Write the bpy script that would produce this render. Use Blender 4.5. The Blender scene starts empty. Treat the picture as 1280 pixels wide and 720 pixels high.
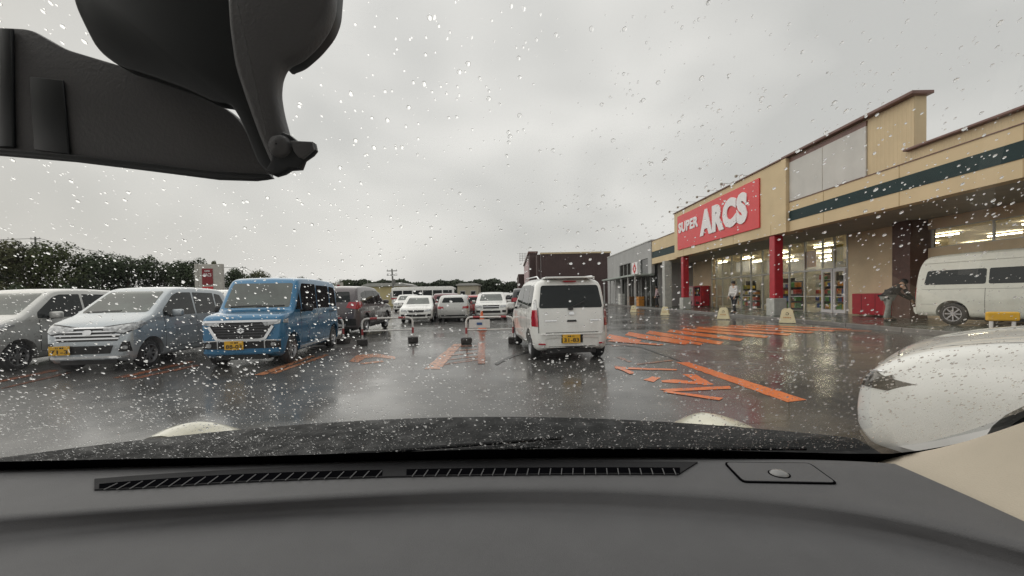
import bpy, bmesh, math, random
from mathutils import Vector, Matrix, noise
from mathutils.bvhtree import BVHTree
R = math.radians
rnd = random.Random(7)
sc = bpy.context.scene
COL = sc.collection

# ------------------------------------------------------------------ camera
F, CX, CY, EYE = 500.0, 640.0, 380.5, 1.22
_p, _r = R(-1.2), R(1.03)
fw = Vector((0, math.cos(_p), math.sin(_p)))
up0 = Vector((0, -math.sin(_p), math.cos(_p)))
rt = math.cos(_r) * Vector((1, 0, 0)) - math.sin(_r) * up0
upv = math.sin(_r) * Vector((1, 0, 0)) + math.cos(_r) * up0
cam_d = bpy.data.cameras.new('camera')
cam = bpy.data.objects.new('camera', cam_d)
COL.objects.link(cam)
M4 = Matrix((rt, upv, -fw)).transposed().to_4x4()
M4.translation = Vector((0, 0, EYE))
cam.matrix_world = M4
cam_d.sensor_width = 36.0
cam_d.lens = F / 1280 * 36.0
cam_d.shift_y = (CY - 360) / 1280
cam_d.clip_start = 0.01
cam_d.clip_end = 3000
sc.camera = cam


def ray(x, y):
    return (x - CX) / F * rt + (CY - y) / F * upv + fw


def at(x, y, Y):
    d = ray(x, y)
    return Vector((0, 0, EYE)) + d * (Y / d.y)


def gr(x, y, z=0.0):
    d = ray(x, y)
    return Vector((0, 0, EYE)) + d * ((z - EYE) / d.z)


# ------------------------------------------------------------------ world, sun
w = bpy.data.worlds.new('World')
sc.world = w
w.use_nodes = True
nt = w.node_tree
nt.nodes.clear()
N = nt.nodes.new
out = N('ShaderNodeOutputWorld')
bg = N('ShaderNodeBackground')
bg.inputs['Strength'].default_value = 0.1
sky = N('ShaderNodeTexSky')
sky.sky_type = 'NISHITA'
sky.sun_disc = False
sky.sun_elevation = R(36)
sky.sun_rotation = R(-72)
sky.air_density = 2.0
sky.dust_density = 4.0
tc = N('ShaderNodeTexCoord')
mp = N('ShaderNodeMapping')
mp.inputs['Scale'].default_value = (1.3, 1.3, 2.4)
n1 = N('ShaderNodeTexNoise')
n1.inputs['Scale'].default_value = 1.9
n1.inputs['Detail'].default_value = 2.5
n1.inputs['Roughness'].default_value = 0.45
n1.inputs['Distortion'].default_value = 0.25
cr = N('ShaderNodeValToRGB')
cr.color_ramp.elements[0].position = 0.33
cr.color_ramp.elements[0].color = (4.9, 4.82, 4.68, 1)
cr.color_ramp.elements[1].position = 0.68
cr.color_ramp.elements[1].color = (6.95, 6.75, 6.5, 1)
mx = N('ShaderNodeMix')
mx.data_type = 'RGBA'
mx.inputs[0].default_value = 0.96
L = nt.links.new
L(tc.outputs['Generated'], mp.inputs['Vector'])
L(mp.outputs['Vector'], n1.inputs['Vector'])
L(n1.outputs['Fac'], cr.inputs['Fac'])
L(sky.outputs['Color'], mx.inputs[6])
L(cr.outputs['Color'], mx.inputs[7])
L(mx.outputs[2], bg.inputs['Color'])
L(bg.outputs['Background'], out.inputs['Surface'])
sun_d = bpy.data.lights.new('sun', 'SUN')
sun_d.energy = 1.1
sun_d.angle = R(110)
sun_d.color = (1, 0.96, 0.9)
sun = bpy.data.objects.new('sun', sun_d)
COL.objects.link(sun)
# sun azimuth: sun_rotation measured from +Y clockwise
_az, _el = R(-72), R(36)
sdir = Vector((math.sin(_az) * math.cos(_el), math.cos(_az) * math.cos(_el), math.sin(_el)))
sun.rotation_euler = sdir.to_track_quat('Z', 'Y').to_euler()
sc.view_settings.view_transform = 'Standard'
sc.view_settings.look = 'None'
sc.view_settings.exposure = 0.3
sc.view_settings.gamma = 1
sc.cycles.use_denoising = True
sc.cycles.max_bounces = 10
sc.cycles.transparent_max_bounces = 12
sc.cycles.transmission_bounces = 10
sc.cycles.caustics_reflective = False
sc.cycles.caustics_refractive = False
sc.cycles.sample_clamp_indirect = 4


# ------------------------------------------------------------------ materials
def mat(name, col, rough=0.5, metal=0.0, var=0.0, vscale=4.0, bump=0.0, bscale=40.0, coat=0.0, spec=0.5,
        emit=None, estr=0.0, rvar=0.0):
    m = bpy.data.materials.new(name)
    m.use_nodes = True
    t = m.node_tree
    b = t.nodes['Principled BSDF']
    b.inputs['Base Color'].default_value = (*col, 1)
    b.inputs['Roughness'].default_value = rough
    b.inputs['Metallic'].default_value = metal
    b.inputs['Coat Weight'].default_value = coat
    b.inputs['Coat Roughness'].default_value = 0.04
    b.inputs['Specular IOR Level'].default_value = spec
    if emit:
        b.inputs['Emission Color'].default_value = (*emit, 1)
        b.inputs['Emission Strength'].default_value = estr
    tcn = t.nodes.new('ShaderNodeTexCoord')
    if var or rvar:
        n = t.nodes.new('ShaderNodeTexNoise')
        n.inputs['Scale'].default_value = vscale
        n.inputs['Detail'].default_value = 6
        t.links.new(tcn.outputs['Object'], n.inputs['Vector'])
        if var:
            r = t.nodes.new('ShaderNodeValToRGB')
            r.color_ramp.elements[0].position = 0.3
            r.color_ramp.elements[1].position = 0.7
            r.color_ramp.elements[0].color = (*[c * (1 - var) for c in col], 1)
            r.color_ramp.elements[1].color = (*[min(1, c * (1 + var)) for c in col], 1)
            t.links.new(n.outputs['Fac'], r.inputs['Fac'])
            t.links.new(r.outputs['Color'], b.inputs['Base Color'])
        if rvar:
            mr = t.nodes.new('ShaderNodeMapRange')
            mr.inputs['From Min'].default_value = 0.3
            mr.inputs['From Max'].default_value = 0.7
            mr.inputs['To Min'].default_value = max(0.02, rough - rvar)
            mr.inputs['To Max'].default_value = min(1, rough + rvar)
            t.links.new(n.outputs['Fac'], mr.inputs['Value'])
            t.links.new(mr.outputs['Result'], b.inputs['Roughness'])
    if bump:
        n2 = t.nodes.new('ShaderNodeTexNoise')
        n2.inputs['Scale'].default_value = bscale
        n2.inputs['Detail'].default_value = 3
        bp = t.nodes.new('ShaderNodeBump')
        bp.inputs['Strength'].default_value = bump
        bp.inputs['Distance'].default_value = 0.01
        t.links.new(tcn.outputs['Object'], n2.inputs['Vector'])
        t.links.new(n2.outputs['Fac'], bp.inputs['Height'])
        t.links.new(bp.outputs['Normal'], b.inputs['Normal'])
    return m


def paint(name, col, metal=0.0):
    return mat(name, col, rough=0.3, metal=metal, coat=0.8, var=0.06, vscale=3, rvar=0.08, bump=0.04, bscale=60)


MT = dict(
    blue=paint('blue_paint', (0.02, 0.155, 0.31), 0.3),
    silver=paint('silver_paint', (0.55, 0.55, 0.53), 0.4),
    silverblue=paint('silver_blue_paint', (0.44, 0.48, 0.51), 0.4),
    white=paint('white_paint', (0.80, 0.80, 0.77)),
    cream=paint('cream_paint', (0.80, 0.77, 0.62)),
    grey=paint('grey_paint', (0.11, 0.095, 0.10), 0.3),
    maroon=paint('maroon_paint', (0.13, 0.02, 0.03), 0.1),
    redp=paint('red_paint', (0.45, 0.05, 0.05)),
    darkp=paint('dark_paint', (0.03, 0.032, 0.036), 0.2),
    vanp=paint('ivory_van_paint', (0.66, 0.66, 0.58)),
    glass=mat('dark_car_glass', (0.012, 0.016, 0.017), 0.03, spec=0.3),
    glassf=mat('windscreen_glass', (0.045, 0.06, 0.05), 0.04, spec=0.9, var=0.5, vscale=2.2),
    black=mat('black_plastic', (0.012, 0.012, 0.013), 0.45, var=0.3, vscale=20),
    tyre=mat('tyre_rubber', (0.015, 0.015, 0.016), 0.6, var=0.3, vscale=30, bump=0.2, bscale=80),
    alloy=mat('alloy_rim', (0.42, 0.42, 0.43), 0.3, 0.8, var=0.15, vscale=8),
    chrome=mat('chrome_trim', (0.75, 0.75, 0.76), 0.12, 1.0, var=0.05),
    lamp=mat('headlight_glass', (0.42, 0.43, 0.44), 0.08, 0.3, var=0.5, vscale=18, coat=1),
    tail=mat('red_tail_light', (0.40, 0.008, 0.02), 0.12, coat=1, var=0.2, vscale=15),
    amber=mat('amber_lens', (0.6, 0.2, 0.02), 0.2, coat=1, var=0.1),
    yplate=mat('yellow_plate', (0.78, 0.44, 0.03), 0.4, var=0.08, vscale=12),
    wplate=mat('white_plate', (0.75, 0.75, 0.72), 0.4, var=0.08, vscale=12),
    ink=mat('plate_ink', (0.02, 0.02, 0.02), 0.5, var=0.1),
    green_ink=mat('green_ink', (0.02, 0.14, 0.06), 0.5, var=0.1),
)


# ------------------------------------------------------------------ mesh helpers
def link(o, parent=None):
    COL.objects.link(o)
    if parent is not None:
        o.parent = parent
    return o


def tag(o, label=None, cat=None, group=None, kind=None):
    if label: o['label'] = label
    if cat: o['category'] = cat
    if group: o['group'] = group
    if kind: o['kind'] = kind
    return o


def empty(name, loc=(0, 0, 0), rz=0.0, label=None, cat=None, group=None):
    o = bpy.data.objects.new(name, None)
    o.empty_display_size = 0.2
    o.location = loc
    o.rotation_euler = (0, 0, rz)
    COL.objects.link(o)
    return tag(o, label, cat, group)


def mobj(name, me, m, parent=None):
    if m is not None and not len(me.materials):
        me.materials.append(m)
    return link(bpy.data.objects.new(name, me), parent)


class MB:
    def __init__(s):
        s.v = []
        s.f = []

    def add(s, vs, fs):
        n = len(s.v)
        s.v += [tuple(v) for v in vs]
        s.f += [tuple(i + n for i in f) for f in fs]
        return s

    def box(s, x0, x1, y0, y1, z0, z1, M=None):
        vs = [Vector((x, y, z)) for x in (x0, x1) for y in (y0, y1) for z in (z0, z1)]
        if M is not None: vs = [M @ v for v in vs]
        return s.add(vs, [(0, 1, 3, 2), (4, 6, 7, 5), (0, 4, 5, 1), (2, 3, 7, 6), (0, 2, 6, 4), (1, 5, 7, 3)])

    def bevbox(s, x0, x1, y0, y1, z0, z1, b=0.02, M=None):
        """box with chamfered edges"""
        cx, cy, cz = (x0 + x1) / 2, (y0 + y1) / 2, (z0 + z1) / 2
        hx, hy, hz = abs(x1 - x0) / 2, abs(y1 - y0) / 2, abs(z1 - z0) / 2
        b = min(b, hx * .9, hy * .9, hz * .9)
        bm = bmesh.new()
        bmesh.ops.create_cube(bm, size=2)
        for v in bm.verts:
            v.co = Vector((cx + v.co.x * hx, cy + v.co.y * hy, cz + v.co.z * hz))
        bmesh.ops.bevel(bm, geom=bm.edges[:], offset=b, segments=2, profile=0.5, affect='EDGES')
        bm.verts.index_update()
        vs = [v.co.copy() if M is None else M @ v.co for v in bm.verts]
        s.add(vs, [tuple(v.index for v in f.verts) for f in bm.faces])
        bm.free()
        return s

    def tube(s, pts, r, n=8, cap=True):
        pts = [Vector(p) for p in pts]
        rs = r if isinstance(r, (list, tuple)) else [r] * len(pts)
        base = len(s.v)
        prev = None
        for i, p in enumerate(pts):
            a = pts[max(i - 1, 0)]
            b = pts[min(i + 1, len(pts) - 1)]
            t = (b - a).normalized()
            if prev is None:
                x = t.orthogonal().normalized()
            else:
                x = (prev - t * prev.dot(t)).normalized()
            prev = x
            y = t.cross(x)
            for k in range(n):
                an = 2 * math.pi * k / n
                s.v.append(tuple(p + (x * math.cos(an) + y * math.sin(an)) * rs[i]))
        for i in range(len(pts) - 1):
            for k in range(n):
                a = base + i * n + k
                b = base + i * n + (k + 1) % n
                s.f.append((a, b, b + n, a + n))
        if cap:
            s.f.append(tuple(base + k for k in range(n))[::-1])
            s.f.append(tuple(base + (len(pts) - 1) * n + k for k in range(n)))
        return s

    def lathe(s, prof, n=24, M=None):
        """prof list of (r, y): turned about the local Y axis"""
        base = len(s.v)
        for (r, y) in prof:
            for k in range(n):
                an = 2 * math.pi * k / n
                v = Vector((r * math.cos(an), y, r * math.sin(an)))
                s.v.append(tuple(M @ v if M is not None else v))
        for i in range(len(prof) - 1):
            for k in range(n):
                a = base + i * n + k
                b = base + i * n + (k + 1) % n
                s.f.append((a, a + n, b + n, b))
        return s

    def prism(s, poly, d0, d1, fn):
        """poly 2D list, fn(u,v,d)->3D"""
        n = len(poly)
        base = len(s.v)
        for d in (d0, d1):
            for (a, b) in poly:
                s.v.append(tuple(fn(a, b, d)))
        s.f.append(tuple(range(base, base + n))[::-1])
        s.f.append(tuple(range(base + n, base + 2 * n)))
        for i in range(n):
            j = (i + 1) % n
            s.f.append((base + i, base + j, base + n + j, base + n + i))
        return s

    def mesh(s, name, smooth=None):
        me = bpy.data.meshes.new(name)
        me.from_pydata(s.v, [], s.f)
        bm = bmesh.new()
        bm.from_mesh(me)
        bmesh.ops.recalc_face_normals(bm, faces=bm.faces)
        bm.to_mesh(me)
        bm.free()
        if smooth:
            for p in me.polygons: p.use_smooth = True
            if smooth < 180: me.set_sharp_from_angle(angle=R(smooth))
        return me

    def build(s, name, m, parent=None, smooth=None):
        return mobj(name, s.mesh(name, smooth), m, parent)


def rpoly(pts, r, n=3):
    """round the corners of a polygon"""
    o = []
    m = len(pts)
    for i in range(m):
        p0, p1, p2 = Vector(pts[i - 1]), Vector(pts[i]), Vector(pts[(i + 1) % m])
        a, b = (p0 - p1), (p2 - p1)
        rr = min(r, a.length * .45, b.length * .45)
        A, B = p1 + a.normalized() * rr, p1 + b.normalized() * rr
        for k in range(n + 1):
            t = k / n
            q = A * (1 - t) ** 2 + p1 * 2 * t * (1 - t) + B * t * t
            o.append((q.x, q.y))
    return o


def textmesh(body, width, height, depth=0.005, bold=0.0, shear=0.0):
    """flat mesh of the words, fitted into width x height, centred"""
    c = bpy.data.curves.new('text', 'FONT')
    c.body = body
    c.size = 1
    c.extrude = 0.02
    c.offset = bold
    c.shear = shear
    c.space_character = 1.0 + bold * 2.2
    c.resolution_u = 3
    o = bpy.data.objects.new('text', c)
    COL.objects.link(o)
    dg = bpy.context.evaluated_depsgraph_get()
    me = bpy.data.meshes.new_from_object(o.evaluated_get(dg))
    bpy.data.objects.remove(o)
    xs = [v.co.x for v in me.vertices]
    ys = [v.co.y for v in me.vertices]
    x0, x1, y0, y1 = min(xs), max(xs), min(ys), max(ys)
    for v in me.vertices:
        v.co = Vector(((v.co.x - (x0 + x1) / 2) / (x1 - x0) * width, (v.co.y - (y0 + y1) / 2) / (y1 - y0) * height,
                       v.co.z / 0.02 * depth / 2))
    return me


def copy_tree(o, parent=None):
    c = o.copy()
    COL.objects.link(c)
    c.parent = parent
    for ch in list(o.children):
        copy_tree(ch, c)
    return c


# ------------------------------------------------------------------ ground
def wet_asphalt():
    m = bpy.data.materials.new('wet_asphalt')
    m.use_nodes = True
    t = m.node_tree
    b = t.nodes['Principled BSDF']
    l = t.links.new
    tcn = t.nodes.new('ShaderNodeTexCoord')
    big = t.nodes.new('ShaderNodeTexNoise')
    big.inputs['Scale'].default_value = 0.35
    big.inputs['Detail'].default_value = 5
    big.inputs['Roughness'].default_value = 0.6
    mid = t.nodes.new('ShaderNodeTexNoise')
    mid.inputs['Scale'].default_value = 2.5
    mid.inputs['Detail'].default_value = 6
    fine = t.nodes.new('ShaderNodeTexVoronoi')
    fine.inputs['Scale'].default_value = 90
    for n in (big, mid, fine): l(tcn.outputs['Object'], n.inputs['Vector'])
    cr = t.nodes.new('ShaderNodeValToRGB')
    cr.color_ramp.elements[0].position = 0.3
    cr.color_ramp.elements[0].color = (0.065, 0.064, 0.063, 1)
    cr.color_ramp.elements[1].position = 0.75
    cr.color_ramp.elements[1].color = (0.125, 0.12, 0.113, 1)
    l(mid.outputs['Fac'], cr.inputs['Fac'])
    l(cr.outputs['Color'], b.inputs['Base Color'])
    rr = t.nodes.new('ShaderNodeMapRange')
    rr.inputs['From Min'].default_value = 0.42
    rr.inputs['From Max'].default_value = 0.62
    rr.inputs['To Min'].default_value = 0.12
    rr.inputs['To Max'].default_value = 0.30
    l(big.outputs['Fac'], rr.inputs['Value'])
    l(rr.outputs['Result'], b.inputs['Roughness'])
    bs = t.nodes.new('ShaderNodeMapRange')
    bs.inputs['From Min'].default_value = 0.42
    bs.inputs['From Max'].default_value = 0.62
    bs.inputs['To Min'].default_value = 0.03
    bs.inputs['To Max'].default_value = 0.35
    l(big.outputs['Fac'], bs.inputs['Value'])
    bp = t.nodes.new('ShaderNodeBump')
    bp.inputs['Distance'].default_value = 0.004
    l(bs.outputs['Result'], bp.inputs['Strength'])
    l(fine.outputs['Distance'], bp.inputs['Height'])
    bp2 = t.nodes.new('ShaderNodeBump')
    bp2.inputs['Strength'].default_value = 0.12
    bp2.inputs['Distance'].default_value = 0.02
    l(mid.outputs['Fac'], bp2.inputs['Height'])
    l(bp.outputs['Normal'], bp2.inputs['Normal'])
    l(bp2.outputs['Normal'], b.inputs['Normal'])
    b.inputs['IOR'].default_value = 1.5
    return m


MT['asphalt'] = wet_asphalt()
g = MB()
_xs = [-900, -300, -100, -40, -10, 10, 40, 100, 300, 900]
for i in range(9):
    for j in range(9):
        g.add([(_xs[i], _xs[j] + 300, 0), (_xs[i + 1], _xs[j] + 300, 0), (_xs[i + 1], _xs[j + 1] + 300, 0),
               (_xs[i], _xs[j + 1] + 300, 0)], [(0, 1, 2, 3)])
tag(g.build('ground', MT['asphalt']), kind='structure')

# grass verge under the trees at the far left
MT['verge'] = mat('verge_grass', (0.05, 0.075, 0.03), 0.9, var=0.4, vscale=0.8, bump=0.6, bscale=8)
g = MB()
g.add([(-140, 20, .004), (-24, 20, .004), (-14, 75, .004), (20, 170, .004), (60, 170, .004), (60, 500, .004), (-140, 500, .004)],
      [(0, 1, 2, 3, 4, 5, 6)])
tag(g.build('grass_verge', MT['verge']), kind='structure')


def road_paint(name, col, wear=0.5, scale=9):
    m = bpy.data.materials.new(name)
    m.use_nodes = True
    t = m.node_tree
    b = t.nodes['Principled BSDF']
    l = t.links.new
    tcn = t.nodes.new('ShaderNodeTexCoord')
    n = t.nodes.new('ShaderNodeTexNoise')
    n.inputs['Scale'].default_value = scale
    n.inputs['Detail'].default_value = 8
    n.inputs['Roughness'].default_value = 0.7
    l(tcn.outputs['Object'], n.inputs['Vector'])
    cr = t.nodes.new('ShaderNodeValToRGB')
    cr.color_ramp.elements[0].position = wear - 0.06
    cr.color_ramp.elements[0].color = (0.06, 0.05, 0.045, 1)
    cr.color_ramp.elements[1].position = wear + 0.09
    cr.color_ramp.elements[1].color = (*col, 1)
    l(n.outputs['Fac'], cr.inputs['Fac'])
    l(cr.outputs['Color'], b.inputs['Base Color'])
    b.inputs['Roughness'].default_value = 0.18
    bp = t.nodes.new('ShaderNodeBump')
    bp.inputs['Strength'].default_value = 0.25
    bp.inputs['Distance'].default_value = 0.005
    n2 = t.nodes.new('ShaderNodeTexNoise')
    n2.inputs['Scale'].default_value = 60
    l(tcn.outputs['Object'], n2.inputs['Vector'])
    l(n2.outputs['Fac'], bp.inputs['Height'])
    l(bp.outputs['Normal'], b.inputs['Normal'])
    return m


MT['opaint'] = road_paint('orange_road_paint', (0.86, 0.21, 0.05), 0.37, 16)
MT['opale'] = road_paint('pale_orange_paint', (0.62, 0.27, 0.14), 0.44, 12)
MT['oworn'] = road_paint('worn_orange_paint', (0.45, 0.15, 0.07), 0.47, 14)


def mark(name, polys, m, z=0.004):
    """flat painted road marking; polys are world XY outlines"""
    b = MB()
    for i, p in enumerate(polys):
        e = []
        for q0, q1 in zip(p, list(p[1:]) + [p[0]]):
            a_, b_ = Vector(q0[:2]), Vector(q1[:2])
            n_ = max(1, int((b_ - a_).length / .12))
            for k in range(n_):
                c_ = a_.lerp(b_, k / n_)
                if k: c_ += Vector((rnd.gauss(0, .007), rnd.gauss(0, .007)))
                e.append((c_.x, c_.y, z + .0009 * i))
        b.add(e, [tuple(range(len(e)))])
    return tag(b.build(name, m), kind='structure')


def strip(a, b, w):
    a, b = Vector(a[:2]), Vector(b[:2])
    d = (b - a).normalized()
    n = Vector((-d.y, d.x)) * w / 2
    return [tuple(a + n), tuple(a - n), tuple(b - n), tuple(b + n)]


def gp(*pts):
    return [tuple(gr(x, y)[:2]) for x, y in pts]


mark('lane_stripe', [[(2.86, 7.0), (3.08, 7.0), (3.27, 4.44), (3.0, 4.36)]], MT['opaint'])
# painted lettering and arrow strokes in the lane, right of the white wagon
mark('arrow_marking', [gp((853, 468), (869, 468), (893, 481), (880, 482)), gp((826, 476), (842, 474.5), (880, 478), (880, 481), (842, 479), (828, 478)),
                       gp((804, 475), (815, 471), (826, 472.5), (817, 478)),
                       gp((824, 487), (912, 483), (914, 486.5), (836, 490)), gp((834, 489), (904, 498), (899, 501), (828, 490.5)),
                       gp((768, 459), (846, 462), (846, 463.5), (770, 461.5)), gp((768, 460), (775, 459.5), (796, 467), (787, 468))],
     MT['opaint'])
mark('faded_lettering', [gp((775, 446), (790, 452), (786, 453), (770, 447)), gp((768, 457), (800, 461), (800, 462), (768, 458.5)),
                         gp((795, 455), (840, 450), (842, 451), (797, 456.5))], MT['oworn'])
# hatched zones in front of the store
hz = []
for (x0, y0, x1, y1, t) in [(762, 418, 802, 425.5, 5), (786, 415, 850, 426, 4), (812, 413.5, 905, 427.5, 3.6), (838, 412, 930, 423.5, 3.2), (856, 410.3, 962, 420, 2.6),
                            (874, 409, 990, 417.5, 2.2), (893, 407.8, 1018, 415.2, 1.8), (914, 406.6, 1045, 413.4, 1.5), (936, 405.8, 1066, 411.6, 1.1),
                            (826, 421, 880, 429.5, 2.6), (800, 420.5, 862, 429, 2.4), (764, 425.5, 830, 431, 1.4)]:
    hz.append(gp((x0, y0), (x1, y1), (x1 - 5, y1 + t), (x0 - 5, y0 + t)))
mark('hatched_marking', hz, MT['opaint'])
mark('hatch_border', [gp((850, 407), (1090, 413), (1088, 415), (850, 409)), gp((764, 431), (790, 430), (792, 432), (764, 433))], MT['oworn'])
# bay lines between the parked cars
mark('bay_line', [gp((318, 469), (330, 469), (394, 445), (388, 444.5)), gp((338, 467), (345, 467), (412, 444), (407, 443))], MT['opale'])
mark('faded_bay_line', [gp((140, 473), (160, 471.5), (245, 452), (236, 451.5)), gp((160, 474), (170, 474), (250, 457), (245, 456)),
                        gp((-40, 484), (-20, 482), (75, 463), (65, 462.5)), gp((0, 486), (4, 486), (90, 466), (84, 466))], MT['oworn'])
mark('round_marking', [gp((436, 452), (446, 444), (470, 442), (494, 446), (494, 449), (470, 446.5), (456, 448), (448, 453)),
                       gp((450, 454), (478, 451), (480, 452.5), (454, 455.5))], MT['opale'])
mark('lane_corner_line', [gp((530, 461.5), (550, 461.5), (578, 430), (567, 430)), gp((545, 458), (552, 457), (600, 446), (598, 447))], MT['opale'])
hl = [gp((556 + 2 * k, 455 - 5.5 * k), (600 - k, 449 - 4.3 * k), (600 - k, 450 - 4.3 * k), (556 + 2 * k, 456 - 5.5 * k)) for k in range(5)]
mark('faded_hatching', hl + [gp((597, 455), (606, 455), (607, 429), (598, 429))], MT['oworn'])


MT['tar'] = mat('tar_seam', (0.012, 0.012, 0.012), 0.3, var=.3, vscale=8)
mark('tar_seam', [gp((742, 428), (800, 433), (852, 451), (852, 452.5), (799, 434.2), (742, 429)), gp((618, 455), (640, 444), (690, 432), (690, 433), (642, 446), (621, 456.5))], MT['tar'], .006)

# ------------------------------------------------------------------ vehicles
def chaikin(p, it=2):
    for _ in range(it):
        q = [p[0]]
        for a, b in zip(p, p[1:]):
            q.append((a[0] * .75 + b[0] * .25, a[1] * .75 + b[1] * .25))
            q.append((a[0] * .25 + b[0] * .75, a[1] * .25 + b[1] * .75))
        q.append(p[-1])
        p = q
    return p


class Car:
    """front = +X, left = +Y. body is a loft along the side profile; every fitting is projected onto it."""

    def __init__(s, root, prof, W, belt, paintm, zb=0.22, tumble=0.16, rc=0.22, rr=0.09, wheels=None, wr=0.28, bulge=0.03, arch=None,
                 wwell=True, crown=0.03):
        s.root = root
        prof = chaikin(prof, 2)
        s.prof = prof
        s.W = W / 2
        s.belt = belt
        x0, x1 = min(p[0] for p in prof), max(p[0] for p in prof)
        s.x0, s.x1 = x0, x1
        rings = []
        for (x, zt) in prof:
            d = min(x - x0, x1 - x)
            wv = s.W
            if d < rc:
                wv = s.W - rc * 0.75 + 0.75 * math.sqrt(max(0, rc * rc - (rc - d) ** 2))
            zbb = zb + max(0, 0.10 - d) * 0.6
            half = [(0, zbb), (wv * .6, zbb), (wv - .09, zbb), (wv - .03, zbb + .05)]
            top = max(zt, zbb + .16)
            rq = min(rr, (top - zbb) * .4)

            def yw(z):
                k = (z - zbb) / (belt - zbb)
                y = wv - 0.03 + bulge * math.sin(max(0, min(1, k)) * math.pi * .8 + .3)
                if z > belt: y -= (z - belt) * tumble
                return y
            zz = [zbb + .14, zbb + (belt - zbb) * .4, zbb + (belt - zbb) * .7, belt, belt + (top - belt) * .33 if top > belt else belt,
                  belt + (top - belt) * .66 if top > belt else belt]
            lim = top - rq
            for z in zz:
                z = min(z, lim)
                half.append((yw(z), z))
            yl = yw(lim)
            for k in range(1, 5):
                a = math.pi / 2 * k / 4
                half.append((yl - rq * (1 - math.cos(a)), lim + rq * math.sin(a)))
            ye = yl - rq
            half.append((ye * .66, top + crown * .55 * min(1, ye)))
            half.append((ye * .33, top + crown * .9 * min(1, ye)))
            half.append((0, top + crown * min(1, ye)))
            ring = [(x, y, z) for y, z in half] + [(x, -y, z) for y, z in half[-2:0:-1]]
            rings.append(ring)
        n = len(rings[0])
        b = MB()
        for r in rings: b.v += r
        for i in range(len(rings) - 1):
            for k in range(n):
                a, c = i * n + k, i * n + (k + 1) % n
                b.f.append((a, c, c + n, a + n))
        b.f.append(tuple(range(n))[::-1])
        b.f.append(tuple(range((len(rings) - 1) * n, len(rings) * n)))
        bm = bmesh.new()
        vs = [bm.verts.new(v) for v in b.v]
        for f in b.f:
            try:
                bm.faces.new([vs[i] for i in f])
            except ValueError:
                pass
        bmesh.ops.remove_doubles(bm, verts=bm.verts, dist=0.0008)
        bmesh.ops.recalc_face_normals(bm, faces=bm.faces)
        s.bvh = BVHTree.FromBMesh(bm)
        me = bpy.data.meshes.new('body')
        bm.to_mesh(me)
        bm.free()
        s.wheels = wheels
        s.wr = wr
        arch = arch or wr + 0.055
        if wwell and wheels:
            ob = bpy.data.objects.new('tmp', me)
            COL.objects.link(ob)
            cuts = []
            for wx in wheels:
                for sg in (-1, 1):
                    cb = MB()
                    cb.lathe([(0.0001, .0), (arch, .0), (arch, 0.6), (0.0001, .6)], 28)
                    cm = cb.mesh('cut')
                    bmx = bmesh.new()
                    bmx.from_mesh(cm)
                    bmesh.ops.remove_doubles(bmx, verts=bmx.verts, dist=.002)
                    bmesh.ops.recalc_face_normals(bmx, faces=bmx.faces)
                    bmx.to_mesh(cm)
                    bmx.free()
                    co = bpy.data.objects.new('cut', cm)
                    co.location = (wx, s.W - .28 if sg > 0 else -s.W + .28 - .6, wr + .01)
                    COL.objects.link(co)
                    cuts.append(co)
                    md = ob.modifiers.new('b', 'BOOLEAN')
                    md.operation = 'DIFFERENCE'
                    md.solver = 'EXACT'
                    md.object = co
            dg = bpy.context.evaluated_depsgraph_get()
            dg.update()
            me2 = bpy.data.meshes.new_from_object(ob.evaluated_get(dg))
            bpy.data.objects.remove(ob)
            for c in cuts: bpy.data.objects.remove(c)
            if len(me2.polygons) > 200: me = me2
        me.name = 'body'
        me.materials.clear()
        for p in me.polygons: p.use_smooth = True
        me.set_sharp_from_angle(angle=R(38))
        s.body = mobj('body', me, paintm, root)
        if wheels:
            for wx in wheels:
                # dark inner arch lining behind each wheel
                for sg in (-1, 1):
                    s.wheel(wx, sg)
            m = MB()
            m.box(s.wheels[0] + .1 if False else min(wheels) - .45, max(wheels) + .45, -s.W * .62, s.W * .62, .16, zb + .1)
            m.build('underbody', MT['black'], root)

    def hit(s, side, a, b):
        if side in ('left', 'right'):
            sg = 1 if side == 'left' else -1
            o, d = Vector((a, 5 * sg, b)), Vector((0, -sg, 0))
        elif side in ('front', 'rear'):
            sg = 1 if side == 'front' else -1
            o, d = Vector((9 * sg, a, b)), Vector((-sg, 0, 0))
        else:
            o, d = Vector((a, b, 6)), Vector((0, 0, -1))
        p, nrm, i, dist = s.bvh.ray_cast(o, d)
        if p is None:
            p = s.bvh.find_nearest(o + d * (5 - s.W if side in ('left', 'right') else 7.5))[0]
        return p, -d

    def decal(s, name, poly, side, m, off=.008, grid=.12, r=0.0, parent=None, both=False, inn=.02):
        """panel with thickness that follows the body surface"""
        if r: poly = rpoly(poly, r)
        bm = bmesh.new()
        vs = [bm.verts.new((p[0], p[1], 0)) for p in poly]
        bm.faces.new(vs)
        bmesh.ops.triangulate(bm, faces=bm.faces[:])
        xs = [p[0] for p in poly]
        ys = [p[1] for p in poly]
        for ax, lo, hi in ((0, min(xs), max(xs)), (1, min(ys), max(ys))):
            k = math.ceil((hi - lo) / grid)
            for i in range(1, k):
                c = lo + (hi - lo) * i / k
                co = (c, 0, 0) if ax == 0 else (0, c, 0)
                no = (1, 0, 0) if ax == 0 else (0, 1, 0)
                bmesh.ops.bisect_plane(bm, geom=bm.verts[:] + bm.edges[:] + bm.faces[:], plane_co=co, plane_no=no, dist=1e-4)
        edges = [e for e in bm.edges if len(e.link_faces) == 1]
        ret = bmesh.ops.extrude_edge_only(bm, edges=edges)
        sk = set(v for v in ret['geom'] if isinstance(v, bmesh.types.BMVert))
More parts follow.
